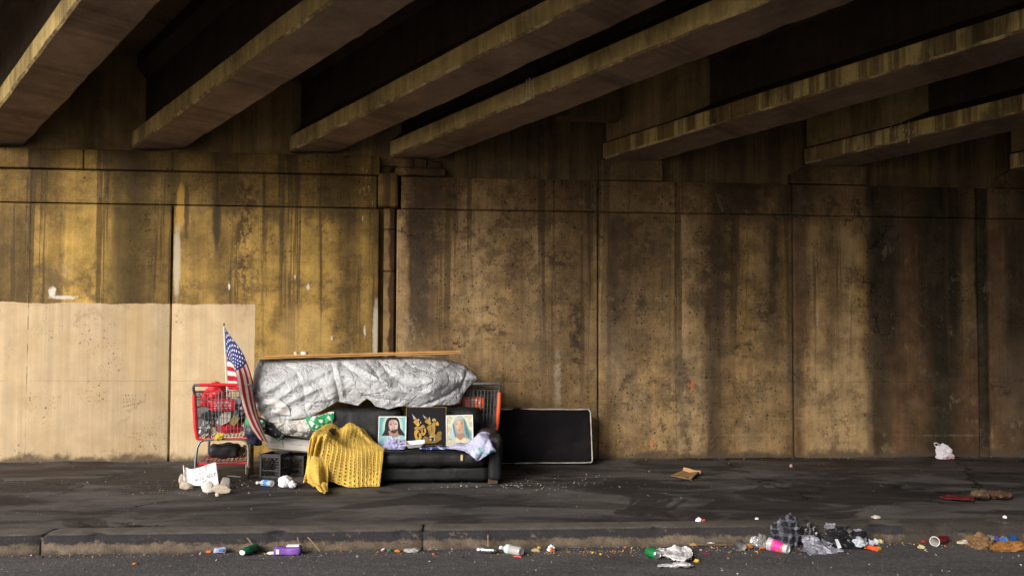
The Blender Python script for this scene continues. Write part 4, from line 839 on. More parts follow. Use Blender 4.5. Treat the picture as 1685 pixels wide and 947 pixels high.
def fold_d(px, py):
    s = 0
    for pts, w, d in folds:
        best = 1e9
        for (ax, ay), (bx_, by) in zip(pts, pts[1:]):
            dx_, dy = bx_-ax, by-ay; t = max(0, min(1, ((px-ax)*dx_+(py-ay)*dy)/(dx_*dx_+dy*dy))); best = min(best, math.hypot(px-ax-t*dx_, py-ay-t*dy))
        if best < w*4: s += d*math.exp(-(best/w)**1.05)
    return s
def tarp(u, v):
    px = 413+372*u; tp_, bt_ = lin(top_c, px), lin(bot_c, px); full = min(1, (bt_-tp_)/60)
    yF = -1.40-.06*ss(560, 640, px)+.30*ss(700, 785, px); yT = -1.08+.12*ss(680, 785, px)
    if v < .28:                       # back and top
        t = v/.28; yb = yT+.62*full; c = P(px, tp_, yT); zb = PZ(px, bt_, yT)+.02
        if t < .4: return Vector((c.x+.03*noise.noise((px*.02, t*5, 0)), yb, zb+(c.z-.03*full-zb)*t/.4))
        k = (t-.4)/.6; return Vector((c.x, yb+(yT-yb)*k, c.z-.03*full*(1-k) + .01*noise.noise((px*.03, k*4, 2))))
    t = (v-.28)/.72; py = tp_+(bt_-tp_)*t
    y = yT+(yF-yT)*(math.sin(min(t*1.7, 1)*math.pi/2)**.8); y += .10*ss(.55, 1, t)*(1-ss(420, 520, px))*0
    y += -.05*math.sin(math.pi*t)*full
    p = P(px, py, y); q = Vector((p.x*1.0, p.y*.6, p.z))
    amp = full*ss(0, .12, t)
    cz = (crease(q+Vector((.3, 0, .1)), 3.2)-.35)*.018 + (crease(q, 6.5)-.35)*.011 + (crease(q+Vector((2, 0, 5)), 16)-.35)*.007
    dg = Vector((p.x*2.2+p.z*2.2, 0, p.z*9-p.x*5.5)); cz += (1-abs(noise.noise(dg*.7))*2)*.026; dg2 = Vector((p.x*1.6, 2, p.z*1.2)); cz += .05*noise.noise(dg2)
    d = fold_d(px, py) - cz*amp
    d += .012*amp*noise.noise(q*5)
    return EYE + (p-EYE)*(1+d/(p.y-EYE.y)) if True else p
TB_ = MB().grid(tarp, 230, 120)
TARPO = TB_.build('tarpaulin', TARP, solid=.004, smooth=180, label='big crumpled grey tarpaulin draped over a heap behind the black sofa', cat='tarpaulin')
bvh = BVHTree.FromPolygons(TB_.v, TB_.f)
def drape(px, py, off=.004):
    d = ray(px, py).normalized(); h = bvh.ray_cast(EYE, d)[0]
    if h is None: h = P(px, py, -1.42)
    return h - d*off
# printed label on the tarpaulin
lb = MB()
lab_l = [(652, 430), (662, 424), (672, 428), (684, 446)]; lab_r = [(652, 462), (660, 472), (670, 478), (684, 479)]
def labf(u, v):
    py = 656+27*v; a = lin([(656, 437), (664, 425), (672, 427), (683, 442)], py); b = lin([(656, 458), (664, 471), (672, 477), (683, 478)], py); return drape(a+(b-a)*u, py, .012)
lb.grid(labf, 22, 16)
LAB = lb.build('printed_label', pm('label_white', (.56, .545, .54), .6, .3, .08, 8), TARPO, solid=.001, smooth=180)
GREENL = pm('label_green', (.03, .26, .16), .6, .3, .1); BLK = pm('label_black_ink', (.03, .03, .035), .7, .2, .1)
def put_text(mb, s, x0, y0, hpx, wpx=None, off=.016):
    vs, fs = text_mesh(s, 1.0)
    if not vs: return
    W = max(v.x for v in vs); k = hpx/.7; kx = (wpx/W) if wpx else k
    mb.add([drape(x0+v.x*kx, y0-v.y*k, off) for v in vs], fs)
tx = MB(); put_text(tx, '47', 442.0, 681.8, 3.9, 4.4); tx.build('label_number', BLK, LAB, smooth=0); tx = MB(); put_text(tx, '504662', 447.6, 681.9, 3.9, 13.5); tx.build('label_number', BLK, LAB, smooth=0); tx = MB()
for y, segs in ((667.3, ((442, 452.5),)), (670.9, ((442.5, 456), (457, 462), (463.5, 468.5))), (673.3, ((443, 446.5), (450, 454))), (675.5, ((443, 445.5),))):
    for a, b in segs:
        x = a
        while x < b:
            w_ = .55+.35*((x*7.3) % 1); tx.add([drape(x, y, .016), drape(x+w_, y, .016), drape(x+w_, y-1.25, .016), drape(x, y-1.25, .016)], [[0, 1, 2, 3]]); x += w_+.35
tx.build('label_print', BLK, LAB, smooth=0)
lg = MB(); el = [(436.2+3.9*math.cos(2*math.pi*k/24), 667+2.9*math.sin(2*math.pi*k/24)) for k in range(24)]
el2 = [(436.2+2.6*math.cos(2*math.pi*k/24), 667.3+1.4*math.sin(2*math.pi*k/24)) for k in range(24)]
vs = [drape(*q, .016) for q in el]+[drape(*q, .016) for q in el2]; lg.add(vs, [[i, (i+1) % 24, 24+(i+1) % 24, 24+i] for i in range(24)])
lg.add([drape(433.6, 667.2, .017), drape(436.2, 664.8, .017), drape(438.8, 667.2, .017), drape(436.2, 666.6, .017)], [[0, 1, 2, 3]]); lg.build('label_emblem', GREENL, LAB, smooth=0); l2 = MB(); l2.add([drape(433.5, 673.2, .016), drape(436, 673.2, .016), drape(436, 672.2, .016), drape(433.5, 672.2, .016)], [[0, 1, 2, 3]]); l2.build('label_mark', BLK, LAB, smooth=0)
# lower flap and the sheets under it
fl = [[(428, 683, -1.40), (450, 686, -1.40), (480, 689, -1.40), (515, 684, -1.40), (545, 676, -1.37)],
      [(436, 691, -1.44), (455, 694, -1.46), (482, 697, -1.47), (515, 694, -1.45), (544, 686, -1.40)],
      [(450, 697, -1.42), (462, 704, -1.46), (484, 707, -1.48), (514, 705, -1.45), (540, 696, -1.40)],
      [(458, 706, -1.40), (468, 715, -1.42), (488, 718, -1.42), (508, 716, -1.41), (526, 708, -1.38)]]
cloth(fl, 70, 36, .045, 8, 5).build('tarpaulin_flap', FLAP, TARPO, solid=.004, smooth=180)
gs = [[(503, 685, -1.45), (520, 684, -1.49), (536, 680, -1.47), (549, 676, -1.45)], [(505, 695, -1.49), (520, 697, -1.51), (534, 696, -1.50), (549, 690, -1.47)], [(512, 706, -1.46), (520, 708, -1.47), (530, 706, -1.47), (546, 700, -1.45)], [(515, 714, -1.42), (522, 715, -1.43), (530, 714, -1.42), (544, 708, -1.40)]]
cloth(gs, 40, 26, .03, 9, 8).build('patterned_sheet', GREENWHITE, solid=.006, smooth=180, label='green and white patterned sheet peeking out under the tarpaulin by the blanket', cat='sheet')
bs = [[(420, 684, -1.36), (436, 688, -1.37), (455, 694, -1.38), (470, 700, -1.38)], [(422, 698, -1.42), (438, 702, -1.43), (454, 708, -1.43), (468, 712, -1.40)], [(430, 708, -1.42), (444, 714, -1.42), (456, 718, -1.42), (468, 720, -1.39)], [(436, 712, -1.36), (446, 717, -1.36), (457, 721, -1.36), (467, 724, -1.36)]]
cloth(bs, 40, 26, .03, 10, 9).build('patterned_cloth', BLACKWHITE, solid=.006, smooth=180, label='black cloth with pale specks bulging out between the flag and the tarpaulin', cat='cloth')
gw = [[(416, 684, -1.46), (424, 688, -1.47), (436, 692, -1.47)], [(414, 696, -1.49), (426, 700, -1.5), (436, 702, -1.48)], [(424, 706, -1.47), (430, 709, -1.47), (437, 711, -1.46)]]
cloth(gw, 24, 20, .02, 12, 3).build('plastic_wrapper', patch_mat('green_white_wrapper', (.012, .25, .12), (.6, .62, .6), 16, .5), solid=.004, smooth=180, label='green and white plastic wrapper just right of the hanging flag', cat='wrapper')
st = MB(); st.tube([drape(459, 690), P(463, 712, -1.45), P(465, 722, -1.44), P(466, 735, -1.42)], .004, 5); st.tube([P(458, 725, -1.43), P(464, 717, -1.45), P(470, 712, -1.45)], .010, 5)
st.build('frayed_rope', pm('dirty_green_cord', (.06, .09, .06), .8, .2), label='frayed green rope hanging from the tarpaulin over the mattress', cat='rope')
# boards and tape rolls on top
bd = MB(); 
def bvec(px, py, y): return P(px, py, y)
yb0 = -1.16
def board(mb, xa, ya, xb, yb, dy0, dy1, thk):
    a, b = P(xa, ya, yb0), P(xb, yb, yb0); d = (b-a)
    for off in (0,):
        X = axis_matrix(a, b); L = d.length
        mb.add([a+Vector((0, dy0, 0)), b+Vector((0, dy0, 0)), b+Vector((0, dy1, 0)), a+Vector((0, dy1, 0)), a+Vector((0, dy0, thk)), b+Vector((0, dy0, thk)), b+Vector((0, dy1, thk)), a+Vector((0, dy1, thk))], [[3, 2, 1, 0], [4, 5, 6, 7], [0, 1, 5, 4], [1, 2, 6, 5], [2, 3, 7, 6], [3, 0, 4, 7]])
board(bd, 424, 590, 759, 581.5, -.10, .42, .016)
bd.build('plywood_board', PLY, smooth=0, label='long lower wooden board lying along the top of the grey tarpaulin', cat='board')
bd = MB(); board(bd, 440, 586.8, 757, 578.6, -.12, .34, .014); bd.build('plywood_board', pm('orange_plywood', (.50, .25, .07), .75, .2, .3, 6), smooth=0, label='thin orange board stacked on the lower wooden board', cat='board')
for px, r_q, mt, lbx in ((489, .026, pm('tan_tape', (.50, .37, .22), .6, .3), 'tan roll of tape lying on the boards over the tarpaulin'), (502.5, .040, pm('white_tape', (.55, .54, .50), .5, .4), 'larger pale round tin lying on the boards over the tarpaulin')):
    a = P(px, 586.8-(px-440)*.0259, yb0); zt_q = a.z+.014
    MB().lathe([(r_q*.55, 0), (r_q, 0), (r_q, .030), (r_q*.9, .034), (r_q*.55, .034), (r_q*.55, .0)], 20, X=Matrix.Translation((a.x, yb0-.06, zt_q)), cap=False).build('tape_roll', mt, label=lbx, cat='tape')

# ------------------------------------------------------------------ black mattress against the wall
bb0, bb1 = PX(700, 763, -.52), PX(976, 763, -.52); hB = PZ(900, 671, -.3)/math.cos(R(14))
XM = Matrix.Translation((0, -.52, .0)) @ Matrix.Rotation(R(-15), 4, 'X')
BMX = root('box_spring', ((bb0+bb1)/2, -.5, 0), 'black covered box spring with pale piping leaning on the brown wall', 'mattress')
def wr(w, nrm_, q):
    dgl = noise.noise(((w.x*3-w.z*6)*1.1, (w.x+w.z)*1.0, 3)); return nrm_*(.018*dgl+.014*(1-abs(noise.noise((w.x*2-w.z*7, w.x*2.2, 7)))*2))*(1 if abs(q.y) > .9 else .2)
rbox(MB(), (bb0, 0, .012), (bb1, .17, hB), .03, 44, wr, X=XM).build('cover', DARKFAB, BMX, smooth=180)
ring = [(bb0+.02, .02), (bb1-.03, .02), (bb1-.008, .04), (bb1-.004, hB-.05), (bb1-.03, hB-.012), (bb0+.02, hB-.006)]
pts = []
for (a, b), (c, d) in zip(ring, ring[1:]+ring[:1]):
    for k in range(24): f_ = k/24; pts.append(XM @ Vector((a+(c-a)*f_, -.004+.004*noise.noise((a+(c-a)*f_*4, b, 1)), b+(d-b)*f_+.004*noise.noise(((a+(c-a)*f_)*5, d, 2)))))
MB().tube(pts, .0085, 6, closed=True).build('piping', PIPING, BMX, smooth=180)
MB().tube([XM @ Vector((bb1+.004, .03, hB*.45+.05*k)) + Vector((.012*math.sin(k*2.2), 0, 0)) for k in range(4)], .004, 5).build('side_handle', PIPING, BMX)

# ------------------------------------------------------------------ shopping carts
def cart(loc, rot, plast, label, handle_mat, sign_mat):
    rt = root('shopping_cart', loc, label, 'shopping cart', 'shopping carts')
    X = Matrix.Translation(loc) @ Matrix.Rotation(rot, 4, 'Z'); wt, wb, zt, zb = .285, .255, .945, .45; L = .78
    lt, lb_ = .74, .62
    wires = MB()
    def side(u, z): f = (z-zb)/(zt-zb); return (wb+(wt-wb)*f)*u
    def depth(z): f = (z-zb)/(zt-zb); return lb_+(lt-lb_)*f
    for k in range(15):               # front grid
        u = -1+2*k/14; wires.tube([(side(u, zb), 0, zb), (side(u, .66), -.008, .66), (side(u, zt), -.02, zt)], .0042, 5, X=X)
        wires.tube([(side(u, zb)*.9, depth(zb), zb+.03), (side(u, zt)*.88, depth(zt), zt-.02)], .0036, 5, X=X)
        wires.tube([(side(u, zb), 0, zb), (side(u, zb)*.9, depth(zb), zb+.03)], .0036, 5, X=X)
    for sx in (-1, 1):
        for k in range(17):
            f = k/16; wires.tube([(sx*wb*(1-.1*f), depth(zb)*f, zb+.03*f), (sx*wt*(1-.12*f), -.02+(depth(zt)+.02)*f, zt-.02*f)], .0036, 5, X=X)
    for z in (.46, .54, .66, .78, .855, .885):
        f = (z-zb)/(zt-zb); w0 = wb+(wt-wb)*f; yb_ = depth(z)
        wires.tube([(-w0, -.02*f, z), (w0, -.02*f, z), (w0*.89, yb_, z), (-w0*.89, yb_, z)], .0042, 6, closed=True, X=X)
    wires.build('wire_basket', STEEL, rt)
    rim = MB(); rim.tube([(-wt, -.02, zt), (wt, -.02, zt), (wt*.88, lt, zt-.02), (-wt*.88, lt, zt-.02)], .008, 8, closed=True, X=X); rim.build('basket_rim', STEEL, rt)
    for sx in (-1, 1):
        pb = MB(); pb.tube([(sx*(wt+.012), -.03, zt-.03), (sx*(wt+.004), -.026, .75), (sx*(wb+.022), -.014, .55), (sx*(wb+.006), -.006, zb-.01), (sx*(wb-.05), -.006, zb-.022)], [.021, .024, .022, .020, .013], 10, X=X, flat=1.0); pb.build('corner_bumper', plast, rt)
    MB().tube([(-wb, -.004, zb-.016), (wb, -.004, zb-.016)], .009, 8, X=X).build('lower_bumper', plast, rt)
    hd = MB(); hd.tube([(-.235, -.09, 1.02), (.235, -.09, 1.02)], .018, 12, X=X); H_ = hd.build('handle', handle_mat, rt)
    for sx in (-1, 1):
        hb = MB(); hb.tube([(sx*.22, -.09, 1.02), (sx*.29, -.088, 1.018), (sx*.302, -.07, .99), (sx*.296, -.03, .93), (sx*.29, .0, .88)], .0155, 10, X=X); hb.build('handle_bracket', STEEL, rt)
    sg = MB(); sg.box((-.135, -.002, .735), (.115, .008, .865), bev=.012, seg=2, X=X)
    SG = sg.build('sign_panel', plast, rt)
    lt_ = MB(); vs, fs = text_mesh('A P F B', 1.0); W = max(v.x for v in vs)
    lt_.add([X @ Vector((-.095+v.x/W*.17, -.004, .775+v.y*.045)) for v in vs], fs)
    for k in range(7): lt_.box((-.06+k*.017, -.005, .825), (-.06+k*.017+.011, -.003, .837), X=X)
    for z in (.763, .817): lt_.box((-.1, -.005, z), (.08, -.003, z+.003), X=X)
    lt_.build('sign_lettering', sign_mat, SG, smooth=0)
    seat = MB(); seat.tube([(-.05, -.03, zt), (-.045, -.03, .5)], .005, 6, X=X); seat.tube([(-.015, -.03, zt), (-.02, -.03, .5)], .005, 6, X=X); seat.build('seat_hinge', STEEL, rt)
    fr = MB()
    fr.tube([(-.275, -.02, .06), (-.275, -.015, .2), (-.262, -.008, .34), (-.235, 0, .405), (-.19, 0, .425), (0, 0, .43), (.19, 0, .425), (.235, 0, .405), (.262, -.008, .34), (.268, -.015, .2), (.262, -.02, .13)], .0145, 10, X=X)
    for sx in (-1, 1): fr.tube([(sx*.2, .0, .42), (sx*.2, .4, .43), (sx*.2, .72, .44)], .012, 8, X=X); fr.tube([(sx*.2, .55, .43), (sx*.215, .6, .3), (sx*.225, .66, .13)], .013, 8, X=X); fr.tube([(sx*.265, 0, .165), (sx*.235, .68, .17)], .010, 8, X=X)
    fr.tube([(-.27, -.01, .20), (-.12, -.03, .175), (.12, -.03, .175), (.262, -.01, .20)], .006, 6, X=X)
    fr.build('frame', STEEL, rt)
    ty = MB(); ty.box((-.25, -.02, .155), (.25, .01, .178), bev=.006, X=X); ty.box((-.225, .62, .165), (.225, .65, .185), bev=.006, X=X)
    for k in range(11): ty.tube([(-.235+k*.047, 0, .17), (-.212+k*.0424, .64, .178)], .0085, 6, X=X, flat=.6)
    ty.build('lower_tray', plast, rt)
    for sx, y in ((-1, -.02), (1, -.02), (-1, .66), (1, .66)):
        cs = MB(); x = sx*.265 if y < .1 else sx*.225
        for s2 in (-1, 1): cs.box((x+s2*.018-.003, y-.022, .045), (x+s2*.018+.003, y+.022, .125), bev=.002, X=X)
        cs.box((x-.021, y-.024, .118), (x+.021, y+.024, .135), bev=.004, X=X); C_ = cs.build('caster', STEEL, rt)
        wh = MB(); wh.lathe([(.02, -.013), (.054, -.013), (.058, -.008), (.058, .008), (.054, .013), (.02, .013)], 24, X=X @ Matrix.Translation((x, y, .059)) @ Matrix.Rotation(math.pi/2, 4, 'Y')); wh.build('wheel', RUBBER, C_)
    return rt, X
fl0, fr0 = gp(322, 788), gp(408, 787.5); ctr = (fl0+fr0)/2
CART, XC = cart((ctr.x, ctr.y+.02, 0), R(10), RED, 'red and grey shopping cart full of bags on the left, flying a flag', RED, WHITEP)
oc = P(822, 643, -1.05); CART2, XO = cart((oc.x-.30, -1.06, 0), R(4), ORANGE, 'orange and grey shopping cart half hidden behind the right of the sofa', STEEL, WHITEP)
# load of the red cart
def inbasket(name, c, s, mat, seed, label, cat, k=2.2, amp=.4, sub=4, zmin=.48):
    mb = MB(); mb.ico(lump_fn((0, 0, c[2]), s, seed, k, amp, zmin), sub); mb.v = [XC @ (v+Vector((c[0], c[1], 0))) for v in mb.v]
    return mb.build(name, mat, label=label, cat=cat, smooth=30)
inbasket('red_bag', (-.11, .26, .87), (.16, .15, .15), RED, 3, 'red bag bulging out of the top of the red cart', 'bag')
inbasket('red_cloth', (.06, .12, .54), (.15, .09, .085), pm('bright_red_cloth', (.60, .015, .03), .8, .2, .15), 5, 'bright red cloth at the bottom of the red cart basket', 'cloth')
inbasket('plastic_bag', (-.19, .10, .55), (.065, .08, .085), patch_mat('grey_white_bag', (.55, .54, .56), (.12, .12, .14), 16, .56), 8, 'white plastic bag pressed into the lower left corner of the red cart', 'bag', amp=.7)
inbasket('black_bag', (0, .42, .66), (.2, .2, .2), BLACKBAG, 12, 'large black bag filling the back of the red cart', 'bag')
inbasket('clear_bag', (.15, .12, .76), (.10, .10, .11), patch_mat('grey_clear_bag', (.30, .33, .37), (.05, .05, .06), 14, .5), 14, 'greyish clear bag in the right of the red cart basket', 'bag', amp=.6)
inbasket('dark_cloth', (-.14, .14, .67), (.10, .08, .07), patch_mat('dark_mixed_cloth', (.03, .032, .036), (.24, .22, .2), 15, .6), 17, 'dark bundle of cloth behind the wires, left in the red cart', 'cloth', amp=.6)
def plate(name, pts, off, mat, label, cat):
    mb = MB(); mb.prism([XC @ Vector(p) for p in pts], XC.to_3x3() @ Vector((0, off, 0))); return mb.build(name, mat, label=label, cat=cat, smooth=0)
plate('paper_carton', [(-.085, .03, .60), (-.02, .03, .575), (.06, .03, .615), (.075, .05, .72), (.0, .05, .73)], .02, pm('carton_white', (.60, .56, .50), .7, .3, .15, 14, dirt=.2), 'white carton tilted behind the cart wires below the sign panel', 'carton')
plate('gold_packet', [(.06, .028, .60), (.11, .028, .56), (.165, .04, .65), (.10, .04, .69)], .015, YGOLD, 'gold packet beside the white carton in the red cart', 'packet')
inbasket('yellow_glove', (-.035, -.035, .455), (.045, .018, .04), YELLOWC, 20, 'yellow glove tied to the front bar of the red cart', 'glove', amp=.9, zmin=.40)
blk = MB(); cb = XC @ Vector((.03, .33, 0)); 
def duf(w, nrm_, q): return nrm_*(.02*noise.noise(w*9)+.010*(crease(w, 9)-.3))
rbox(blk, (-.17, -.11, .19), (.16, .12, .345), .05, 16, duf, X=XC @ Matrix.Translation((-.01, .33, 0))); blk.build('duffel_bag', pm('black_nylon', (.013, .013, .016), .6, .35), smooth=180, label='black duffel bag on the lower tray of the red cart', cat='bag')
mb = MB(); mb.ico(lump_fn((0, 0, .24), (.07, .08, .07), 31, 3, .9, .187), 4); mb.v = [XC @ (v+Vector((.19, .35, 0))) for v in mb.v]; mb.build('dry_leaves', pm('dry_brown_leaf', (.16, .11, .06), .9, .15, .5, 20), smooth=0, label='crumpled brown paper beside the duffel bag on the cart tray', cat='paper')
db = [[(406, 690, -1.50), (416, 690, -1.52), (428, 697, -1.5)], [(404, 703, -1.54), (416, 706, -1.56), (430, 708, -1.52)], [(406, 718, -1.53), (418, 722, -1.54), (430, 722, -1.50)], [(412, 728, -1.48), (422, 733, -1.49), (432, 731, -1.46)]]
cloth(db, 30, 30, .03, 9, 6).build('navy_bag', pm('navy_plastic', (.018, .022, .04), .4, .4, .3, 12), solid=.02, smooth=180, label='dark navy bag hanging off the right side of the red cart behind the flag', cat='bag')
gb = [[(404, 688, -1.56), (418, 688, -1.58), (427, 690, -1.56)], [(403, 694, -1.58), (416, 696, -1.60), (427, 699, -1.57)], [(405, 700, -1.57), (417, 702, -1.58), (428, 706, -1.55)]]
cloth(gb, 20, 14, .015, 9, 1).build('green_strap', pm('green_cloth', (.02, .30, .12), .8, .2), solid=.01, smooth=180, label='bright green strip of cloth over the navy bag on the red cart', cat='cloth')

# ------------------------------------------------------------------ flag on its pole
FLAG = root('flag', tuple(P(374, 640, -1.30)), 'united states flag drooping from a white pole in the red cart', 'flag')
p0, p1 = P(368.5, 534, -1.34), P(377, 716, -1.40)
MB().tube([p0, p1], .0085, 10).build('pole', pm('white_pole_paint', (.62, .60, .56), .5, .4, .15, 10, dirt=.3), FLAG)
MB().lathe([(.001, .018), (.010, .014), (.012, .006), (.009, 0), (.009, -.02)], 12, X=Matrix.Translation(p0), cap=False).build('finial', DARKWIRE, FLAG)
fr_ = [ # rows: top edge -> bottom edge of the flag; columns: hoist -> fly
 [(370, 538, -1.36), (380, 553, -1.40), (396, 575, -1.44), (407, 597, -1.48), (415, 622, -1.50), (419, 655, -1.54), (427, 690, -1.58), (441, 728, -1.60)],
 [(371.5, 562, -1.36), (380, 571, -1.41), (390, 588, -1.47), (399, 606, -1.54), (405, 630, -1.58), (411, 662, -1.62), (421, 694, -1.64), (437, 726, -1.63)],
 [(373, 590, -1.36), (380, 592, -1.42), (384, 598, -1.50), (388, 612, -1.60), (393, 638, -1.65), (400, 668, -1.68), (411, 700, -1.68), (427, 722, -1.66)],
 [(374.5, 615, -1.36), (381, 616, -1.39), (387, 617, -1.43), (394, 625, -1.50), (402, 642, -1.53), (410, 668, -1.57), (419, 697, -1.60), (430, 720, -1.61)],
 [(376, 640, -1.36), (382, 641, -1.38), (389, 641, -1.39), (398, 642, -1.41), (407, 648, -1.44), (414, 668, -1.50), (422, 692, -1.56), (432, 716, -1.59)]]
FN = [[P(*q) for q in r] for r in fr_]
FB = MB(); fuv = []; NU, NV = 80, 52
def ff(u, v):
    p = net(FN, u, v); p.y -= .008*math.sin(u*16+v*9)+.006*noise.noise((u*7, v*7, 3)); p.x += .004*noise.noise((u*9, v*5, 1)); fuv.append((u, v)); return p
FB.grid(ff, NU, NV)
F_ = NT('flag_cloth'); uvn = F_.n.new('ShaderNodeUVMap'); uvn.uv_map = 'uv'; fu, fv, _ = F_.sep(uvn.outputs[0])
stripe = F_.rng(F_.m('MODULO', F_.m('FLOOR', F_.m('MULTIPLY', fv, 13.)), 2.), .4, .6, 0, 1)
canton = F_.m('MULTIPLY', F_.m('LESS_THAN', fu, .42), F_.m('LESS_THAN', fv, 7/13))
ga, gb_ = F_.m('MULTIPLY', fu, 12/.42), F_.m('MULTIPLY', fv, 10*13/7); ia, ib = F_.m('ROUND', ga), F_.m('ROUND', gb_)
par = F_.m('LESS_THAN', F_.m('MODULO', F_.m('ADD', ia, ib), 2.), .5); inr = F_.m('MULTIPLY', F_.m('MULTIPLY', F_.m('GREATER_THAN', ia, .5), F_.m('LESS_THAN', ia, 11.5)), F_.m('MULTIPLY', F_.m('GREATER_THAN', ib, .5), F_.m('LESS_THAN', ib, 9.5)))
da, db_ = F_.m('SUBTRACT', ga, ia), F_.m('MULTIPLY', F_.m('SUBTRACT', gb_, ib), -.9)
rad = F_.m('SQRT', F_.m('ADD', F_.m('MULTIPLY', da, da), F_.m('MULTIPLY', db_, db_))); ang = F_.m('ARCTAN2', da, db_)
th = F_.m('ABSOLUTE', F_.m('SUBTRACT', F_.m('FRACT', F_.m('ADD', F_.m('DIVIDE', ang, 2*math.pi/5), 10.5)), .5)); th = F_.m('MULTIPLY', th, 2*math.pi/5)
Ro, Ri = .48, .20; nx_, ny_ = Ri*math.sin(math.pi/5), Ro-Ri*math.cos(math.pi/5)
edge_ = F_.m('ADD', F_.m('MULTIPLY', F_.m('MULTIPLY', rad, F_.m('COSINE', th)), nx_), F_.m('MULTIPLY', F_.m('MULTIPLY', rad, F_.m('SINE', th)), ny_))
star = F_.m('MULTIPLY', F_.m('LESS_THAN', edge_, Ro*nx_), F_.m('MULTIPLY', par, inr))
fc = F_.mix(stripe, (.33, .016, .028), (.56, .51, .46)); fc = F_.mix(canton, fc, F_.mix(star, (.022, .032, .13), (.62, .60, .60)))
fc = F_.mul(fc, F_.rng(F_.noise(F_.obj(), 12, 5), .3, .7, .8, 1.12))
FM = F_.out(fc, .85, .15, F_.bump(F_.noise(F_.obj(), 180, 2), .2, .003))
FB.build('flag_cloth', FM, FLAG, smooth=180, uv=fuv)
# ------------------------------------------------------------------ paper sign held by rocks
def sgf(u, v):
    top = [(301.5, 764), (306, 768), (314, 771), (326, 769), (341, 764), (356, 759.5)]
    bot = [(303, 803), (310, 803), (322, 806), (334, 801), (346, 802), (361, 803)]
    rgt = 361-5*(1-v)**1.6 + 1.5*math.sin(v*3)
    a = cr([Vector((x, y, 0)) for x, y in top], u); b = cr([Vector((x, y, 0)) for x, y in bot], u)
    q = a+(b-a)*v; y = -1.83-.20*v + .05*math.sin(u*math.pi)*(1-v)*-1 - .03*ss(.22, 0, u) + .008*noise.noise((u*6, v*6, 2))
    p = P(q.x, q.y, y); p.z = max(p.z, .012); return p
sm = MB().grid(sgf, 30, 20); SIGN = sm.build('paper_sign', PAPER, solid=.004, smooth=180, label='white hand lettered paper sign reading VET. NEED HELP propped among pale rocks', cat='sign')
sb = BVHTree.FromPolygons(sm.v, sm.f)
def onsign(px, py):
    d = ray(px, py).normalized(); h = sb.ray_cast(EYE, d)[0]; return (h if h is not None else P(px, py, -1.93)) - d*.006
GL = {'V': [[(0, 0), (.45, 1), (.9, 0)]], 'E': [[(.8, 0), (.05, 0), (0, 1), (.85, 1)], [(.03, .5), (.6, .48)]], 'T': [[(0, .02), (.9, 0)], [(.45, 0), (.48, 1)]], '.': [[(.1, .9), (.2, 1)]], 'N': [[(0, 1), (.05, 0), (.7, 1), (.75, 0)]],
      'D': [[(.05, 0), (0, 1), (.55, .9), (.75, .5), (.55, .1), (.05, 0)]], 'H': [[(0, 0), (0, 1)], [(.7, 0), (.7, 1)], [(0, .5), (.7, .5)]], 'L': [[(0, 0), (0, 1), (.7, 1)]], 'P': [[(0, 1), (0, 0), (.55, .05), (.65, .3), (.5, .5), (0, .52)]], 'S': [[(.7, .08), (.2, 0), (.05, .25), (.6, .6), (.65, .85), (.3, 1), (0, .9)]]}
def handwrite(mb, s, x0, y0, w, h, slope, wid):
    for ch_ in s:
        for pl in GL.get(ch_, []):
            q = [onsign(x0+a*w*.78-b*h*-.12, y0+b*h+(a*w)*slope) for a, b in pl]
            stroke(mb, q, wid, (-.05, -.95, .2))
        x0 += w*(1 if ch_ != ' ' else .7); y0 += w*slope*(1 if ch_ != ' ' else .7)
for s, x0, y0, w, h, wd in (('VET.', 318.5, 773.5, 8.4, 8, .0044), ('NEED', 321, 787.5, 4.0, 4.6, .0034), ('HELP', 339.8, 781.3, 4.0, 4.6, .0034), ('S', 333, 791, 4.4, 4.6, .0034), ('S', 337.4, 789.5, 4.4, 4.6, .0034)):
    mb = MB(); handwrite(mb, s, x0, y0, w, h, -.33, wd); mb.build('handwriting', pm('grey_pencil', (.13, .12, .13), .9, .1), SIGN, smooth=0)
def rock(x0, x1, yt, yb, mat, seed, label, depth=.07):
    return lump('rock', x0, x1, yt, yb, mat, seed, label, 'rock', depth=depth, k=1.7, amp=.5, sub=2, smooth=0, group='rocks holding the paper sign', low=.42)
rock(292.5, 304, 778, 797, ROCK, 1, 'upright pale slab of rock at the left edge of the paper sign', .04)
rock(292, 317.5, 793, 806, ROCK, 2, 'flat pale rock in front of the lower left corner of the paper sign', .06)
rock(330, 352, 792, 811, pm('white_broken_rock', (.55, .52, .47), .92, .15, .3, 14, 30, .7), 3, 'white angular rock at the bottom middle of the paper sign', .06)
rock(346, 379, 797, 813, ROCK, 14, 'long tan rock at the lower right corner of the paper sign', .06)
rock(361, 381, 786, 804, ROCKG, 5, 'grey rock standing to the right of the paper sign', .06)
lump('rock', 353, 361, 810, 817, pm('pinkish_scrap', (.50, .38, .33), .9, .2), 6, 'small pinkish stone lying in front of the paper sign', 'stone', k=1.2, amp=.25, sub=3, smooth=0)
mb = MB(); a, b = gp(375, 783), gp(397, 785); mb.box((0, -.012, 0), ((b-a).length, .012, .008), X=Matrix.Translation(a+Vector((0, 0, .003))) @ Matrix.Rotation(math.atan2(b.y-a.y, b.x-a.x), 4, 'Z')); mb.build('metal_strip', STEEL, label='thin grey metal strip on the pavement under the red cart', cat='strip')

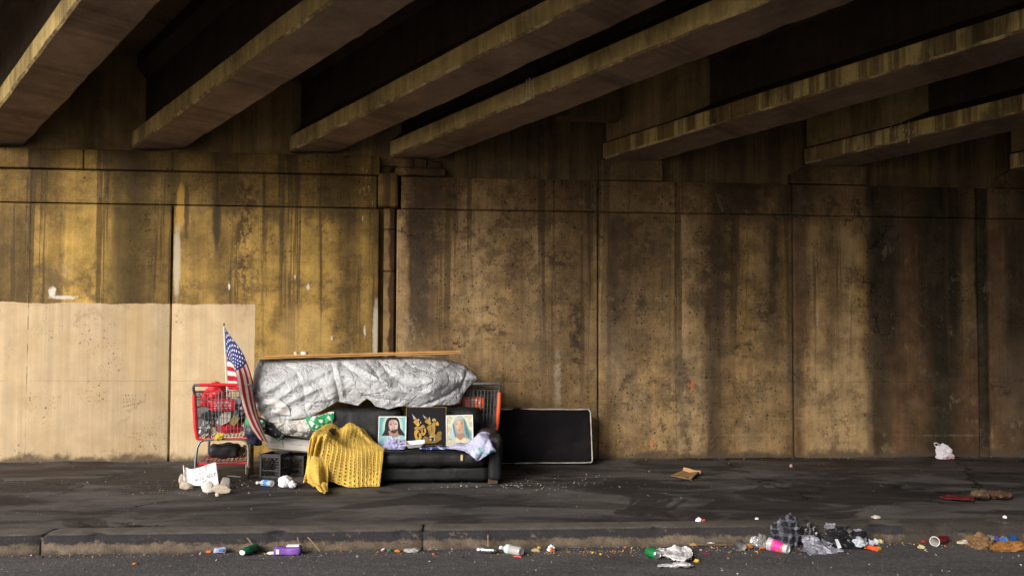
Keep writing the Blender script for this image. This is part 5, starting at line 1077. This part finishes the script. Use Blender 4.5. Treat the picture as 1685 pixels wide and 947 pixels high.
# ------------------------------------------------------------------ bottles, cans, cups
def lying(name, pa, pb, parts, label, cat, rad, squash=1.0):
    """parts: list of (part name or None, profile [(radius, 0..1 along)], material); pa/pb: pixel ends of the axis on the ground"""
    A_, B_ = gph(*pa, rad*squash), gph(*pb, rad*squash); L = (B_-A_).length; X = axis_matrix(A_, B_)
    if squash != 1.0:
        c = A_.copy(); X = Matrix.Translation((0, 0, c.z)) @ Matrix.Scale(squash, 4, (0, 0, 1)) @ Matrix.Translation((0, 0, -c.z)) @ X
    o0 = None
    for nm, prof, mt in parts:
        m_ = MB(); m_.lathe([(r*rad, z*L) for r, z in prof], 20, X=X, cap=False)
        m_.v = [v+Vector(noise.noise_vector(v*18))*rad*.12*(squash < 1) for v in m_.v]
        if o0 is None: o0 = m_.build(name, mt, label=label, cat=cat, smooth=40)
        else: m_.build(nm, mt, o0, smooth=40)
    return o0
lying('plastic_bottle', (426, 793), (449, 795), [(None, [(.01, 0), (.35, 0), (.38, .08), (.5, .14), (.95, .26), (1, .30), (.93, .36), (1, .42), (1, .70), (.94, .76), (1, .82), (1, .96), (.7, 1), (.01, .99)], GLASSB), ('label', [(1.02, .44), (1.03, .45), (1.03, .69), (1.02, .70)], BLUEP)], 'clear plastic water bottle with a blue label lying by the milk crate', 'bottle', .033)
lump('white_scrap', 420, 425.5, 791.5, 796.5, WHITEP, 8, 'white crumpled scrap beside the blue labelled bottle', 'scrap', k=1, amp=.2, sub=2)
def knot(mb, x, y, zg, w, d, h): mb.ico(lump_fn((x+w*1.05, y-.01, zg+h*.25), (w*.55, d*.7, h*.30), 77, 2, .5, zg), 4)
lump('carrier_bag', 455, 480, 783.5, 802, patch_mat('white_bag_red_print', (.66, .63, .70), (.60, .05, .12), 11, .64), 9, 'white plastic bag with red print lying in front of the milk crate', 'bag', k=1.5, amp=.22, sub=5, extra=knot)
def canprof(dent=0): return [(.01, .0), (.72, .0), (.78, .015), (1, .09), (1, .90), (.80, .975), (.80, 1.0), (.74, 1.0), (.70, .965), (.01, .962)]
lying('drink_can', (1065, 906), (1083, 912), [(None, [(.8, .02), (1, .09), (1, .45), (1, .91), (.93, .94)], GREENP), ('lid', [(.93, .94), (.82, .99), (.80, 1.0), (.74, 1.0), (.70, .97), (.01, .965)], ALU), ('bottom', [(.01, .03), (.6, .02), (.8, .02)], ALU)], 'green drink can lying in the road beside a flattened white bag', 'can', .034)
lying('drink_can', (787, 902), (817, 905), [(None, [(.55, 0), (.95, .03), (1, .08), (1, .16), (.85, .24), (.95, .34), (.7, .5), (.85, .62), (.55, .78), (.6, .9), (.2, 1), (.01, 1)], ALU)], 'crushed silver can in the gutter left of the brown bottle', 'can', .040, .75)
lying('drink_bottle', (824, 900), (858, 907), [(None, [(.01, 0), (.34, 0), (.36, .10), (.45, .14), (.8, .24), (1, .30), (1, .94), (.8, 1), (.01, .99)], GLASSB), ('contents', [(.9, .52), (.93, .55), (.93, .93), (.7, .97), (.01, .96)], AMBER), ('label', [(1.02, .30), (1.03, .31), (1.03, .46), (1.02, .47)], pm('pale_green_label', (.45, .62, .58), .5, .3)), ('cap', [(.01, -.02), (.38, -.02), (.38, .07), (.01, .07)], WHITEP)], 'clear bottle with brown remains and pale label in the gutter', 'bottle', .034)
lying('squashed_bottle', (399, 908), (423, 899), [(None, [(.01, 0), (.5, 0), (.8, .12), (1, .3), (.9, .5), (1, .7), (.95, .93), (.6, 1), (.01, .99)], DGREEN), ('cap', [(.01, -.03), (.55, -.03), (.55, .06), (.01, .06)], WHITEP)], 'dark green squashed bottle in the gutter near the left', 'bottle', .040, .8)
def boxy(name, pa, pb, wid, hgt, mats, label, cat, extra=None):
    a, b = gp(*pa), gp(*pb); L = (b-a).length; X = Matrix.Translation(a+Vector((0, 0, .003))) @ Matrix.Rotation(math.atan2(b.y-a.y, b.x-a.x), 4, 'Z')
    mb = MB(); rbox(mb, (0, -wid/2, 0), (L, wid/2, hgt), hgt*.25, 8, lambda w, n_, q: Vector(noise.noise_vector(w*22))*.008, X=X)
    o = mb.build(name, mats, label=label, cat=cat, smooth=40)
    if extra: extra(o, X, L)
    return o
def purple_parts(o, X, L):
    m_ = MB(); m_.box((L*.1, -.055, .012), (L*.22, -.048, .045), bev=.004, X=X); m_.build('white_corner', WHITEP, o); m_ = MB(); m_.box((L*.45, -.02, .055), (L*.93, .035, .0645), bev=.003, X=X); m_.build('white_panel', WHITEP, o)
boxy('snack_box', (452, 912), (496, 911), .095, .055, PURPLE, 'purple snack box with white panels in the gutter below the blanket', 'box', purple_parts)
def blue_parts(o, X, L): m_ = MB(); m_.box((L*.35, -.032, .014), (L*.8, -.026, .034), bev=.004, X=X); m_.build('blue_print', BLUEP, o)
boxy('crushed_tube', (352, 910), (373, 906), .05, .04, pm('grey_lilac_foil', (.36, .37, .52), .35, .5, .3, 14), 'crushed grey and blue tube at the left of the gutter', 'tube', blue_parts)
def cupf(name, pa, pb, r0, r1, outer, label, inner, band=None, pr=None):
    a, b = gph(*pa, r0), gph(*pb, r1); X = axis_matrix(a, b); L = (b-a).length
    m_ = MB(); m_.lathe([(.001, .01), (r0*.9, .01), (r0, 0), (r0+(r1-r0)*.5, L*.5), (r1, L)], 24, X=X, cap=False); o = m_.build(name, outer, label=label, cat='cup', smooth=40)
    m_ = MB(); m_.lathe([(r1+.003, L-.004), (r1+.004, L+.002), (r1-.003, L+.002), (r1-.006, L-.01), (r0*.9, .02), (.001, .02)], 24, X=X, cap=False); m_.build('rim', inner, o, smooth=40)
    if band:
        m_ = MB(); m_.lathe([(r0+(r1-r0)*q+.0015, L*q) for q in (.2, .4, .6, .78)], 24, X=X, cap=False); m_.build('printed_band', band, o, smooth=60)
    return o
cupf('paper_cup', (1557, 886), (1538, 890), .026, .036, REDCUP, 'dark red cup with a white rim lying by the kerb on the right', pm('dull_white_rim', (.42, .40, .39), .7, .3, .2))
cupf('clear_cup', (1297, 903), (1266, 894), .032, .048, CLEAR, 'clear cup with pink and orange print in the heap of gutter litter', CLEAR, patch_mat('pink_orange_band', (.55, .02, .22), (.62, .15, .03), 17, .5))

# ------------------------------------------------------------------ bags, cloths and scraps
def sheet(rows, nu, nv, amp, k, seed, lift=.006):
    N = [[gph(q[0], q[1], q[2]) for q in r] for r in rows]
    def fn(u, v):
        p = net(N, u, v); z = p.z+abs(crease(p+Vector((seed, 0, 0)), k)-.3)*amp + noise.noise(p*k+Vector((0, seed, 0)))*amp*.5
        p.z = max(z, ground_z(min(p.y, -4.3) if p.y < -4.1 else p.y)+lift); return p
    return MB().grid(fn, nu, nv)
sheet([[(1083, 902, .02), (1095, 902, .02), (1110, 900, .03), (1128, 899, .03), (1138, 904, .03)], [(1083, 907, .03), (1098, 908, .02), (1112, 909, .02), (1128, 908, .02), (1140, 911, .028)], [(1085, 911, .02), (1098, 915, .03), (1112, 919, .03), (1126, 921, .03), (1139, 916, .03)], [(1087, 913, .01), (1100, 918, .01), (1113, 922, .01), (1127, 923, .01), (1138, 919, .01)]], 60, 40, .03, 16, 3).build('flattened_bag', WHITEBAG, solid=.003, smooth=180, label='flattened white plastic bag beside the green can in the road', cat='bag')
sheet([[(1083, 929, .01), (1100, 928, .01), (1124, 924, .015), (1140, 930, .01)], [(1082, 931, .02), (1100, 930, .02), (1126, 928, .035), (1141, 931, .01)], [(1084, 932, .006), (1100, 932, .006), (1127, 933, .01), (1140, 932, .006)]], 50, 16, .02, 22, 9).build('plastic_strip', WHITEBAG, solid=.003, smooth=180, label='twisted white plastic strip in the road below the flattened bag', cat='strip')
lump('wrapper_ball', 901, 914, 897, 908, WRAPPER, 11, 'small crumpled white and blue wrapper in the middle of the gutter', 'wrapper', amp=.6)
PB = lump('plaid_shirt', 1263, 1325, 850, 903, PLAID, 21, 'dark plaid cloth heaped against the kerb behind the clear cup', 'cloth', depth=.10, k=2.4, amp=.6, sub=5, smooth=60, ypos=-4.34)
lump('black_bag', 1318, 1352, 866, 905, BLACKBAG, 44, 'black bin bag in the middle of the gutter heap', 'bag', depth=.11, k=2.6, amp=.6, sub=5, ypos=-4.36)
lump('black_bag', 1350, 1425, 868, 907, BLACKBAG, 23, 'wide black bin bag at the right of the gutter heap under the pale blue cloth', 'bag', depth=.13, k=2.6, amp=.6, sub=5, ypos=-4.40)
cloth([[(1326, 876, -4.34), (1338, 874, -4.34), (1352, 878, -4.34), (1366, 887, -4.36)], [(1321, 890, -4.44), (1337, 888, -4.46), (1355, 892, -4.46), (1376, 899, -4.46)], [(1320, 903, -4.52), (1338, 901, -4.56), (1360, 905, -4.56), (1384, 907, -4.53)], [(1320, 911, -4.60), (1338, 912, -4.62), (1360, 912, -4.62), (1387, 910, -4.57)]], 70, 50, .09, 10, 5).build('clear_bag', pm('grey_translucent_plastic', (.27, .27, .33), .32, .5, .5, 9, 30, .3, alpha=.8), solid=.003, smooth=180, label='greyish see through plastic bag spread over the gutter heap', cat='bag')
lump('crushed_box', 1325, 1342, 872, 892, pm('tan_carton', (.22, .13, .055), .8, .2, .4, 16), 25, 'crushed tan carton behind the see through bag in the gutter heap', 'carton', depth=.08, amp=.5)
cloth([[(1376, 871, -4.20), (1392, 869, -4.18), (1408, 867, -4.16), (1418, 869, -4.18)], [(1386, 879, -4.36), (1398, 878, -4.38), (1412, 876, -4.38), (1424, 880, -4.34)], [(1400, 888, -4.46), (1410, 887, -4.48), (1418, 886, -4.48), (1429, 890, -4.42)], [(1412, 897, -4.50), (1418, 898, -4.52), (1424, 898, -4.52), (1432, 897, -4.48)]], 60, 44, .05, 11, 12).build('pale_cloth', PALEBLUE, solid=.005, smooth=180, label='pale blue grey cloth draped over the right of the gutter heap', cat='cloth')
lump('pale_cloth', 1355, 1376, 871, 880, pm('dim_pale_cloth', (.20, .20, .23), .9, .15, .4, 14), 52, 'small pale scrap of cloth on top of the gutter heap', 'cloth', depth=.05, amp=.9, sub=5, ypos=-4.24, z0=-.02)
lump('foil_ball', 1237, 1251, 881, 900, FOIL, 26, 'crumpled foil ball left of the clear cup', 'foil', amp=.8, sub=5)
lump('grey_scrap', 1248, 1264, 880, 901, pm('grey_mixed_paper', (.22, .21, .21), .8, .3, .5, 18), 27, 'crumpled grey paper between the foil and the clear cup', 'paper', amp=.8, sub=5)
lying('drink_can', (1216, 893), (1222, 899), [(None, [(.01, .03), (.7, .0), (1, .12), (1, .5), (.9, .7), (1, .9), (.8, 1), (.01, .98)], ALU)], 'small dented silver can in the gutter left of the heap', 'can', .034)
lump('orange_peel', 1216, 1225, 897, 906, pm('yellow_peel', (.50, .26, .03), .6, .3), 28, 'yellow orange scrap below the small dented can', 'scrap', amp=.3, sub=3)
boxy('orange_packet', (1228, 903), (1236, 902), .04, .045, pm('tan_orange_packet', (.38, .17, .07), .6, .3, .3), 'small orange brown packet between the dented can and the foil', 'packet')
boxy('orange_lighter', (1250, 903), (1259, 902), .018, .014, ORNG, 'orange lighter in front of the foil ball', 'lighter')
boxy('sweet_wrapper', (1425, 902), (1447, 906), .07, .03, FIRE, 'red and yellow wrapper at the right end of the gutter heap', 'wrapper')
lump('clear_scrap', 1430, 1442, 888, 901, patch_mat('blue_clear_scrap', (.35, .38, .48), (.08, .12, .35), 20, .55), 33, 'bluish clear plastic lump above the red and yellow wrapper', 'plastic', amp=.7)
lump('white_ring', 1438, 1448, 886, 896, WHITEBAG, 35, 'white plastic lid at the right end of the heap', 'lid', amp=.4)
mb = MB(); mb.prism([P(1374, 887, -4.56), P(1379, 887, -4.56), P(1385, 900, -4.60), P(1379, 902, -4.60)], (0, .006, .003)); mb.build('white_card', pm('pale_card', (.42, .44, .48), .6, .3), label='pale card lying on the black bin bag', cat='card', smooth=0)
lump('cream_scrap', 1444, 1457, 887, 894, CREAM, 36, 'cream crumpled scrap right of the gutter heap', 'scrap', amp=.5)
lump('cream_scrap', 1577, 1590, 890, 895, CREAM, 37, 'cream scrap between the red cup and the brown paper bag', 'scrap', amp=.5)
lump('white_scrap', 1586, 1600, 888, 895, pm('grey_white_scrap', (.42, .42, .40), .8, .2, .3), 38, 'greyish white scrap touching the brown paper bag', 'scrap', amp=.6)
lump('cream_scrap', 1513, 1526, 896, 903, CREAM, 39, 'cream scrap in the road left of the red cup', 'scrap', amp=.5)
lump('paper_bag', 1599, 1646, 880, 904, CARDD, 40, 'crumpled brown paper bag in the gutter at the far right', 'paper bag', depth=.14, amp=.6, sub=5)
lump('dirty_board', 1634, 1705, 891, 908, OCHREC, 41, 'dirty orange brown board in the gutter at the right edge', 'board', depth=.12, amp=.45, sub=5)
lying('plastic_bottle', (1672, 884), (1652, 888), [(None, [(.01, 0), (.4, 0), (.8, .2), (1, .35), (1, .95), (.7, 1), (.01, .99)], pm('bright_blue_plastic', (.02, .12, .48), .35, .5, .3)), ('base', [(1.02, .72), (1.03, .75), (1.03, .99), (.01, .995)], ALU)], 'bright blue bottle behind the dirty board at the right edge', 'bottle', .032)
lump('blue_scrap', 1640, 1650, 882, 891, pm('violet_blue_scrap', (.05, .045, .22), .5, .3, .4), 43, 'violet blue scrap between the brown paper bag and the blue bottle', 'scrap', amp=.5)
lump('grey_scrap', 1628, 1640, 876, 887, pm('dull_grey_scrap', (.12, .13, .13), .7, .3, .4), 47, 'dull grey plastic scrap behind the brown paper bag', 'scrap', amp=.5)
lump('red_scrap', 1517, 1526, 888, 893, REDC, 42, 'small red scrap touching the red cup', 'scrap', amp=.4, sub=3)
# on the pavement
c0, c1, c2, c3 = gp(1103, 783), gp(1139, 790), gp(1152, 779), gp(1124, 776)
cbx = MB()
def cbf(u, v):
    p = c0.lerp(c1, u).lerp(c3.lerp(c2, u), v); p.z = .008+.02*noise.noise((u*3, v*3, 4))**2+.012*abs(math.sin(u*5+1))*v+.018*ss(.7, 1, u); return p
cbx.grid(cbf, 24, 12); CB = cbx.build('cardboard_box', CARD, solid=.006, smooth=40, label='flattened brown cardboard box with one flap up on the pavement', cat='cardboard')
fb = MB(); fa, fb_ = gp(1124, 777), gp(1153, 781)
fb.grid(lambda u, v: fa.lerp(fb_, u)+Vector((.01*v, .03*v, .008+.048*v*(1-.25*u)+.006*math.sin(u*7))), 16, 4); fb.build('flap', pm('paler_cardboard', (.36, .21, .10), .9, .15, .25, 10), CB, solid=.005, smooth=60)
f2 = MB(); f2.grid(lambda u, v: c0.lerp(c1, u)+Vector((-.01*v, -.05*v, .010+.02*math.sin(u*3.1)*(1-v))), 16, 4); f2.build('flap', CARDD, CB, solid=.005, smooth=60)
def handles(mb, x, y, zg, w, d, h):
    mb.tube([(x-w*.55, y+.1, zg+h*.72), (x-w*.85, y+.09, zg+h*.93), (x-w*.98, y+.08, zg+h*1.06), (x-w*.8, y+.07, zg+h*1.12), (x-w*.4, y+.07, zg+h*1.0), (x-w*.1, y+.08, zg+h*.78)], [.014, .010, .009, .009, .010, .014], 8, flat=.5)
lump('carrier_bag', 1542, 1573, 731, 756, BAGPRINT, 61, 'tied white carrier bag with pink contents at the foot of the right wall', 'bag', depth=.11, k=2.2, amp=.45, sub=5, extra=handles, low=.4)
sheet([[(1548, 815.5, .02), (1562, 815, .03), (1580, 817, .025), (1604, 820, .02)], [(1547, 819, .02), (1562, 820, .02), (1580, 822, .02), (1602, 824, .015)]], 40, 8, .03, 14, 31).build('red_rag', pm('dark_red_cloth', (.085, .012, .014), .9, .1, .4, 12), solid=.012, smooth=180, label='dark red strip of cloth lying on the pavement at the right', cat='rag')
sheet([[(1600, 808, .05), (1612, 806, .08), (1626, 808, .04)], [(1597, 815, .03), (1612, 815, .07), (1628, 817, .03)], [(1599, 818, .01), (1614, 820, .015), (1628, 820, .01)]], 30, 20, .04, 12, 33).build('brown_cardboard', pm('grey_brown_cardboard', (.16, .105, .065), .9, .15, .4, 12), solid=.006, smooth=60, label='curled brown cardboard beside the dark red cloth', cat='cardboard')
sheet([[(1626, 809, .03), (1640, 810, .03), (1664, 812, .03)], [(1628, 815, .03), (1646, 817, .04), (1666, 817, .02)], [(1634, 819, .01), (1650, 820, .01), (1664, 819, .01)]], 36, 16, .05, 14, 35).build('torn_cardboard', pm('red_brown_cardboard', (.13, .07, .045), .9, .15, .5, 16), solid=.006, smooth=60, label='torn reddish brown cardboard at the far right of the pavement', cat='cardboard')
lump('crumpled_tissue', 1146, 1156, 851, 858.5, WHITEBAG, 51, 'crumpled white tissue with a red end on the pavement', 'tissue', amp=.7)
lump('red_scrap', 1154, 1163, 854, 858.5, pm('pinkish_red_scrap', (.45, .05, .07), .7, .2), 54, 'small pinkish red scrap touching the white tissue', 'scrap', amp=.5)
lump('white_scrap', 1243, 1250, 851.5, 855, WHITEP, 53, 'tiny white scrap on the pavement behind the plaid cloth', 'scrap', amp=.3, sub=3)
lump('stone_chip', 1437, 1453, 848, 854, pm('pale_grey_chip', (.36, .34, .31), .9, .2), 55, 'flat pale stone chip on the pavement above the pale blue cloth', 'stone', amp=.3, sub=3, smooth=0)
lump('white_pebble', 1652, 1659, 848, 853, WHITEP, 56, 'round white pebble near the right edge of the pavement', 'stone', amp=.1, sub=3)
lump('pinkish_chip', 1300, 1306, 763, 769, pm('pink_grey_chip', (.30, .22, .20), .9, .2), 57, 'small pinkish chip on the pavement near the right wall', 'stone', amp=.3, sub=3, smooth=0)
for k, (px, py, w_, mt, lb_) in enumerate(((610, 817, 0, 0, 0),)): pass
mb = MB(); a, b = gp(1146, 897), gp(1206, 898.5); mb.tube([a+(b-a)*(i/8)+Vector((0, .004*math.sin(i*2), .014)) for i in range(9)], [.009, .011, .009, .010, .008, .009, .007, .006, .004], 6); mb.build('twig', pm('grey_brown_twig', (.10, .07, .045), .9, .15, .4, 20), label='thin brown twig lying along the gutter left of the heap', cat='twig')
lump('dry_leaf', 1135, 1150, 893, 898, pm('tan_leaf', (.30, .18, .09), .9, .15, .3, 15), 62, 'flat tan leaf in the gutter above the flattened bag', 'leaf', amp=.3, sub=3)
lump('white_scrap', 1165, 1178, 892.5, 898, WHITEBAG, 63, 'white plastic scrap on the twig in the gutter', 'scrap', amp=.6)
lump('dry_leaf', 216, 226, 925, 929, pm('orange_brown_leaf', (.30, .12, .03), .9, .15, .3, 15), 64, 'orange brown leaf in the road at the left', 'leaf', amp=.4, sub=3)
boxy('orange_wrapper', (340, 907), (348, 907), .02, .016, ORNG, 'orange scrap of wrapper in the gutter left of the crushed tube', 'wrapper')
lump('white_scrap', 438, 452, 908, 912, WHITEP, 65, 'small white scrap left of the purple snack box', 'scrap', amp=.5, sub=3)
lump('wrapper_scrap', 626, 636, 902, 907, patch_mat('white_maroon_scrap', (.55, .52, .52), (.15, .02, .05), 30, .5), 66, 'white and maroon scrap in the gutter below the sofa', 'scrap', amp=.6, sub=3)
lump('green_scrap', 636, 644, 903, 907, pm('green_scrap', (.02, .18, .08), .5, .3), 67, 'small green scrap in the gutter below the sofa', 'scrap', amp=.5, sub=3)
lump('orange_scrap', 648, 660, 904, 908, ORNG, 68, 'small orange scrap in the gutter below the sofa', 'scrap', amp=.5, sub=3)
lump('grey_scrap', 664, 690, 903, 909, pm('pale_grey_paper', (.33, .32, .31), .9, .2, .3), 69, 'flat pale grey paper in the gutter below the sofa', 'paper', amp=.5, sub=4)
boxy('red_stick', (846, 916), (858, 917), .012, .010, pm('orange_red_stick', (.55, .08, .05), .6, .3), 'short orange red stick in the road below the brown bottle', 'stick')
lump('cream_scrap', 874, 890, 903, 908, CREAM, 70, 'cream scrap in the gutter right of the brown bottle', 'scrap', amp=.5, sub=3)
lump('yellow_scrap', 884, 890, 898, 903, YELLOWC, 71, 'tiny yellow scrap above the cream scrap in the gutter', 'scrap', amp=.5, sub=3)
lump('maroon_scrap', 1158, 1172, 908, 912, pm('maroon_scrap', (.12, .012, .04), .6, .3), 72, 'dark maroon scrap in the road right of the flattened bag', 'scrap', amp=.5, sub=3)
lump('yellow_scrap', 1143, 1152, 919, 925, YELLOWC, 73, 'mustard yellow scrap in the road below the flattened bag', 'scrap', amp=.6, sub=3)
mb = MB(); mb.box((0, 0, 0), (.2, .012, .006), X=Matrix.Translation(gp(27, 758)+Vector((0, 0, .02)))); mb.build('white_strip', WHITEP, label='thin white strip on the pavement at the foot of the cream wall', cat='strip')
# dry stalks standing out of the kerb joints
for k, (px, py, lean_, lb_) in enumerate(((424, 905, -.10, 'dry stalk leaning on the kerb beside the dark green bottle'), (494, 905, -.03, 'dry stalk at the kerb above the purple snack box'), (527, 900, -.12, 'dry stalk leaning on the kerb right of the purple snack box'), (803, 897, .0, 'thin pale stalk standing above the crushed silver can'))):
    a = gp(px, py); a.z = ground_z(a.y); mb = MB()
    mb.tube([a, a+Vector((lean_*.3, .008, .04)), a+Vector((lean_*.7, .02, .09)), a+Vector((lean_*.85, .018, .105))], [.003, .0035, .004, .002], 6)
    mb.build('dry_stalk', pm('straw_stalk', (.30, .22, .12), .9, .15, .3, 20), label=lb_, cat='stalk', group='dry stalks along the kerb')

# ------------------------------------------------------------------ crumbs and grit nobody could count
rg = random.Random(11); cm = MB(); cmats = [pm('pale_crumb', (.30, .285, .26), .9, .2, .2), pm('tan_crumb', (.26, .19, .12), .9, .2, .3), pm('grey_crumb', (.17, .165, .16), .9, .2, .3), pm('yellow_crumb', (.42, .30, .05), .9, .2, .2), pm('orange_crumb', (.40, .12, .03), .9, .2, .2), pm('dark_crumb', (.02, .018, .016), .9, .2, .2)]
def crumb(x, y, s, mi):
    z = ground_z(y) + (.004 if y > -4.2 else .002)
    pts = [Vector((x+rg.uniform(-s, s), y+rg.uniform(-s, s)*.9, z+(-.003 if i < 3 else rg.uniform(.3, .9)*s))) for i in range(5)]
    bm = bmesh.new(); vv = [bm.verts.new(p) for p in pts]
    try: bmesh.ops.convex_hull(bm, input=vv)
    except Exception: bm.free(); return
    loose = [v for v in bm.verts if not v.link_faces]; bmesh.ops.delete(bm, geom=loose, context='VERTS'); bm.verts.index_update()
    if len(bm.verts) > 3: cm.add([v.co.copy() for v in bm.verts], [[v.index for v in f.verts] for f in bm.faces], mi)
    bm.free()
def sz(): return .003+.008*rg.random()**4
for _ in range(320): crumb(rg.uniform(-6, 8), rg.uniform(-3.9, -.05), sz(), rg.choice((0, 0, 1, 2, 2)))
for _ in range(420): crumb(rg.uniform(-6, 8.5), -.03-abs(rg.gauss(0, .10)), sz()*1.3, rg.choice((0, 1, 1, 2, 2, 5)))
for _ in range(110): crumb(rg.gauss(.9, .7), rg.uniform(-2.5, -1.4), sz()*1.2, rg.choice((0, 0, 1)))
for _ in range(160): crumb(rg.gauss(-2.5, .5), rg.uniform(-2.6, -1.6), sz()*1.2, rg.choice((0, 0, 1)))
for _ in range(900): crumb(rg.uniform(-5, 6), -4.26-abs(rg.gauss(0, .09)), sz()*1.3, rg.choice((0, 1, 1, 2, 2, 4, 5, 3)))
for _ in range(500): crumb(rg.uniform(-4, 4.6), rg.uniform(-5.6, -4.3), sz()*.9, rg.choice((0, 0, 2, 2)))
for _ in range(170): crumb(rg.gauss(1.05, .35), -4.38-abs(rg.gauss(0, .07)), sz(), rg.choice((3, 3, 4, 1)))
for _ in range(160): crumb(rg.gauss(2.2, .5), -4.3-abs(rg.gauss(0, .15)), sz()*1.4, rg.choice((0, 0, 1, 3, 4)))
for _ in range(34): crumb(rg.gauss(.55, .3), -2.12-abs(rg.gauss(0, .1)), .005+.010*rg.random(), rg.choice((0, 0, 2)))
cm.build('scattered_crumbs', cmats, kind='stuff', smooth=0, label='pale grit and crumbs scattered over pavement and gutter', cat='grit', origin=(0, -2, 0))
# lime drips on the fourth girder
# ------------------------------------------------------------------ light
SUN_EL, SUN_AZ = R(24), R(222)         # azimuth measured clockwise from +y
w = bpy.data.worlds.new('World'); scene.world = w; w.use_nodes = True; nt = w.node_tree; bg = nt.nodes['Background']
sky = nt.nodes.new('ShaderNodeTexSky'); sky.sky_type = 'NISHITA'; sky.sun_disc = False
sky.sun_elevation = SUN_EL; sky.sun_rotation = SUN_AZ; sky.air_density = 1.0; sky.dust_density = 6.0; sky.ozone_density = 1.0
hs = nt.nodes.new('ShaderNodeHueSaturation'); hs.inputs['Saturation'].default_value = .35
nt.links.new(sky.outputs[0], hs.inputs['Color']); nt.links.new(hs.outputs[0], bg.inputs['Color']); bg.inputs['Strength'].default_value = .15
sl = bpy.data.lights.new('sun', 'SUN'); sl.energy = 1.4; sl.angle = R(22); sl.color = (1, .93, .84)
so = bpy.data.objects.new('sun', sl); COL.objects.link(so); so.location = (-20, -30, 30)
sd = Vector((math.sin(SUN_AZ)*math.cos(SUN_EL), math.cos(SUN_AZ)*math.cos(SUN_EL), math.sin(SUN_EL)))
so.rotation_euler = sd.to_track_quat('Z', 'Y').to_euler()
vs_ = scene.view_settings; scene.display_settings.display_device = 'sRGB'
vs_.view_transform = 'Standard'; vs_.look = 'None'; vs_.gamma = 1; vs_.use_curve_mapping = False; vs_.exposure = .65
scene.cycles.max_bounces = 8; scene.cycles.diffuse_bounces = 5; scene.cycles.glossy_bounces = 3; scene.cycles.transmission_bounces = 5; scene.cycles.transparent_max_bounces = 8
scene.cycles.use_denoising = True
try: scene.cycles.denoiser = 'OPENIMAGEDENOISE'
except Exception: pass
scene.cycles.sample_clamp_indirect = 6
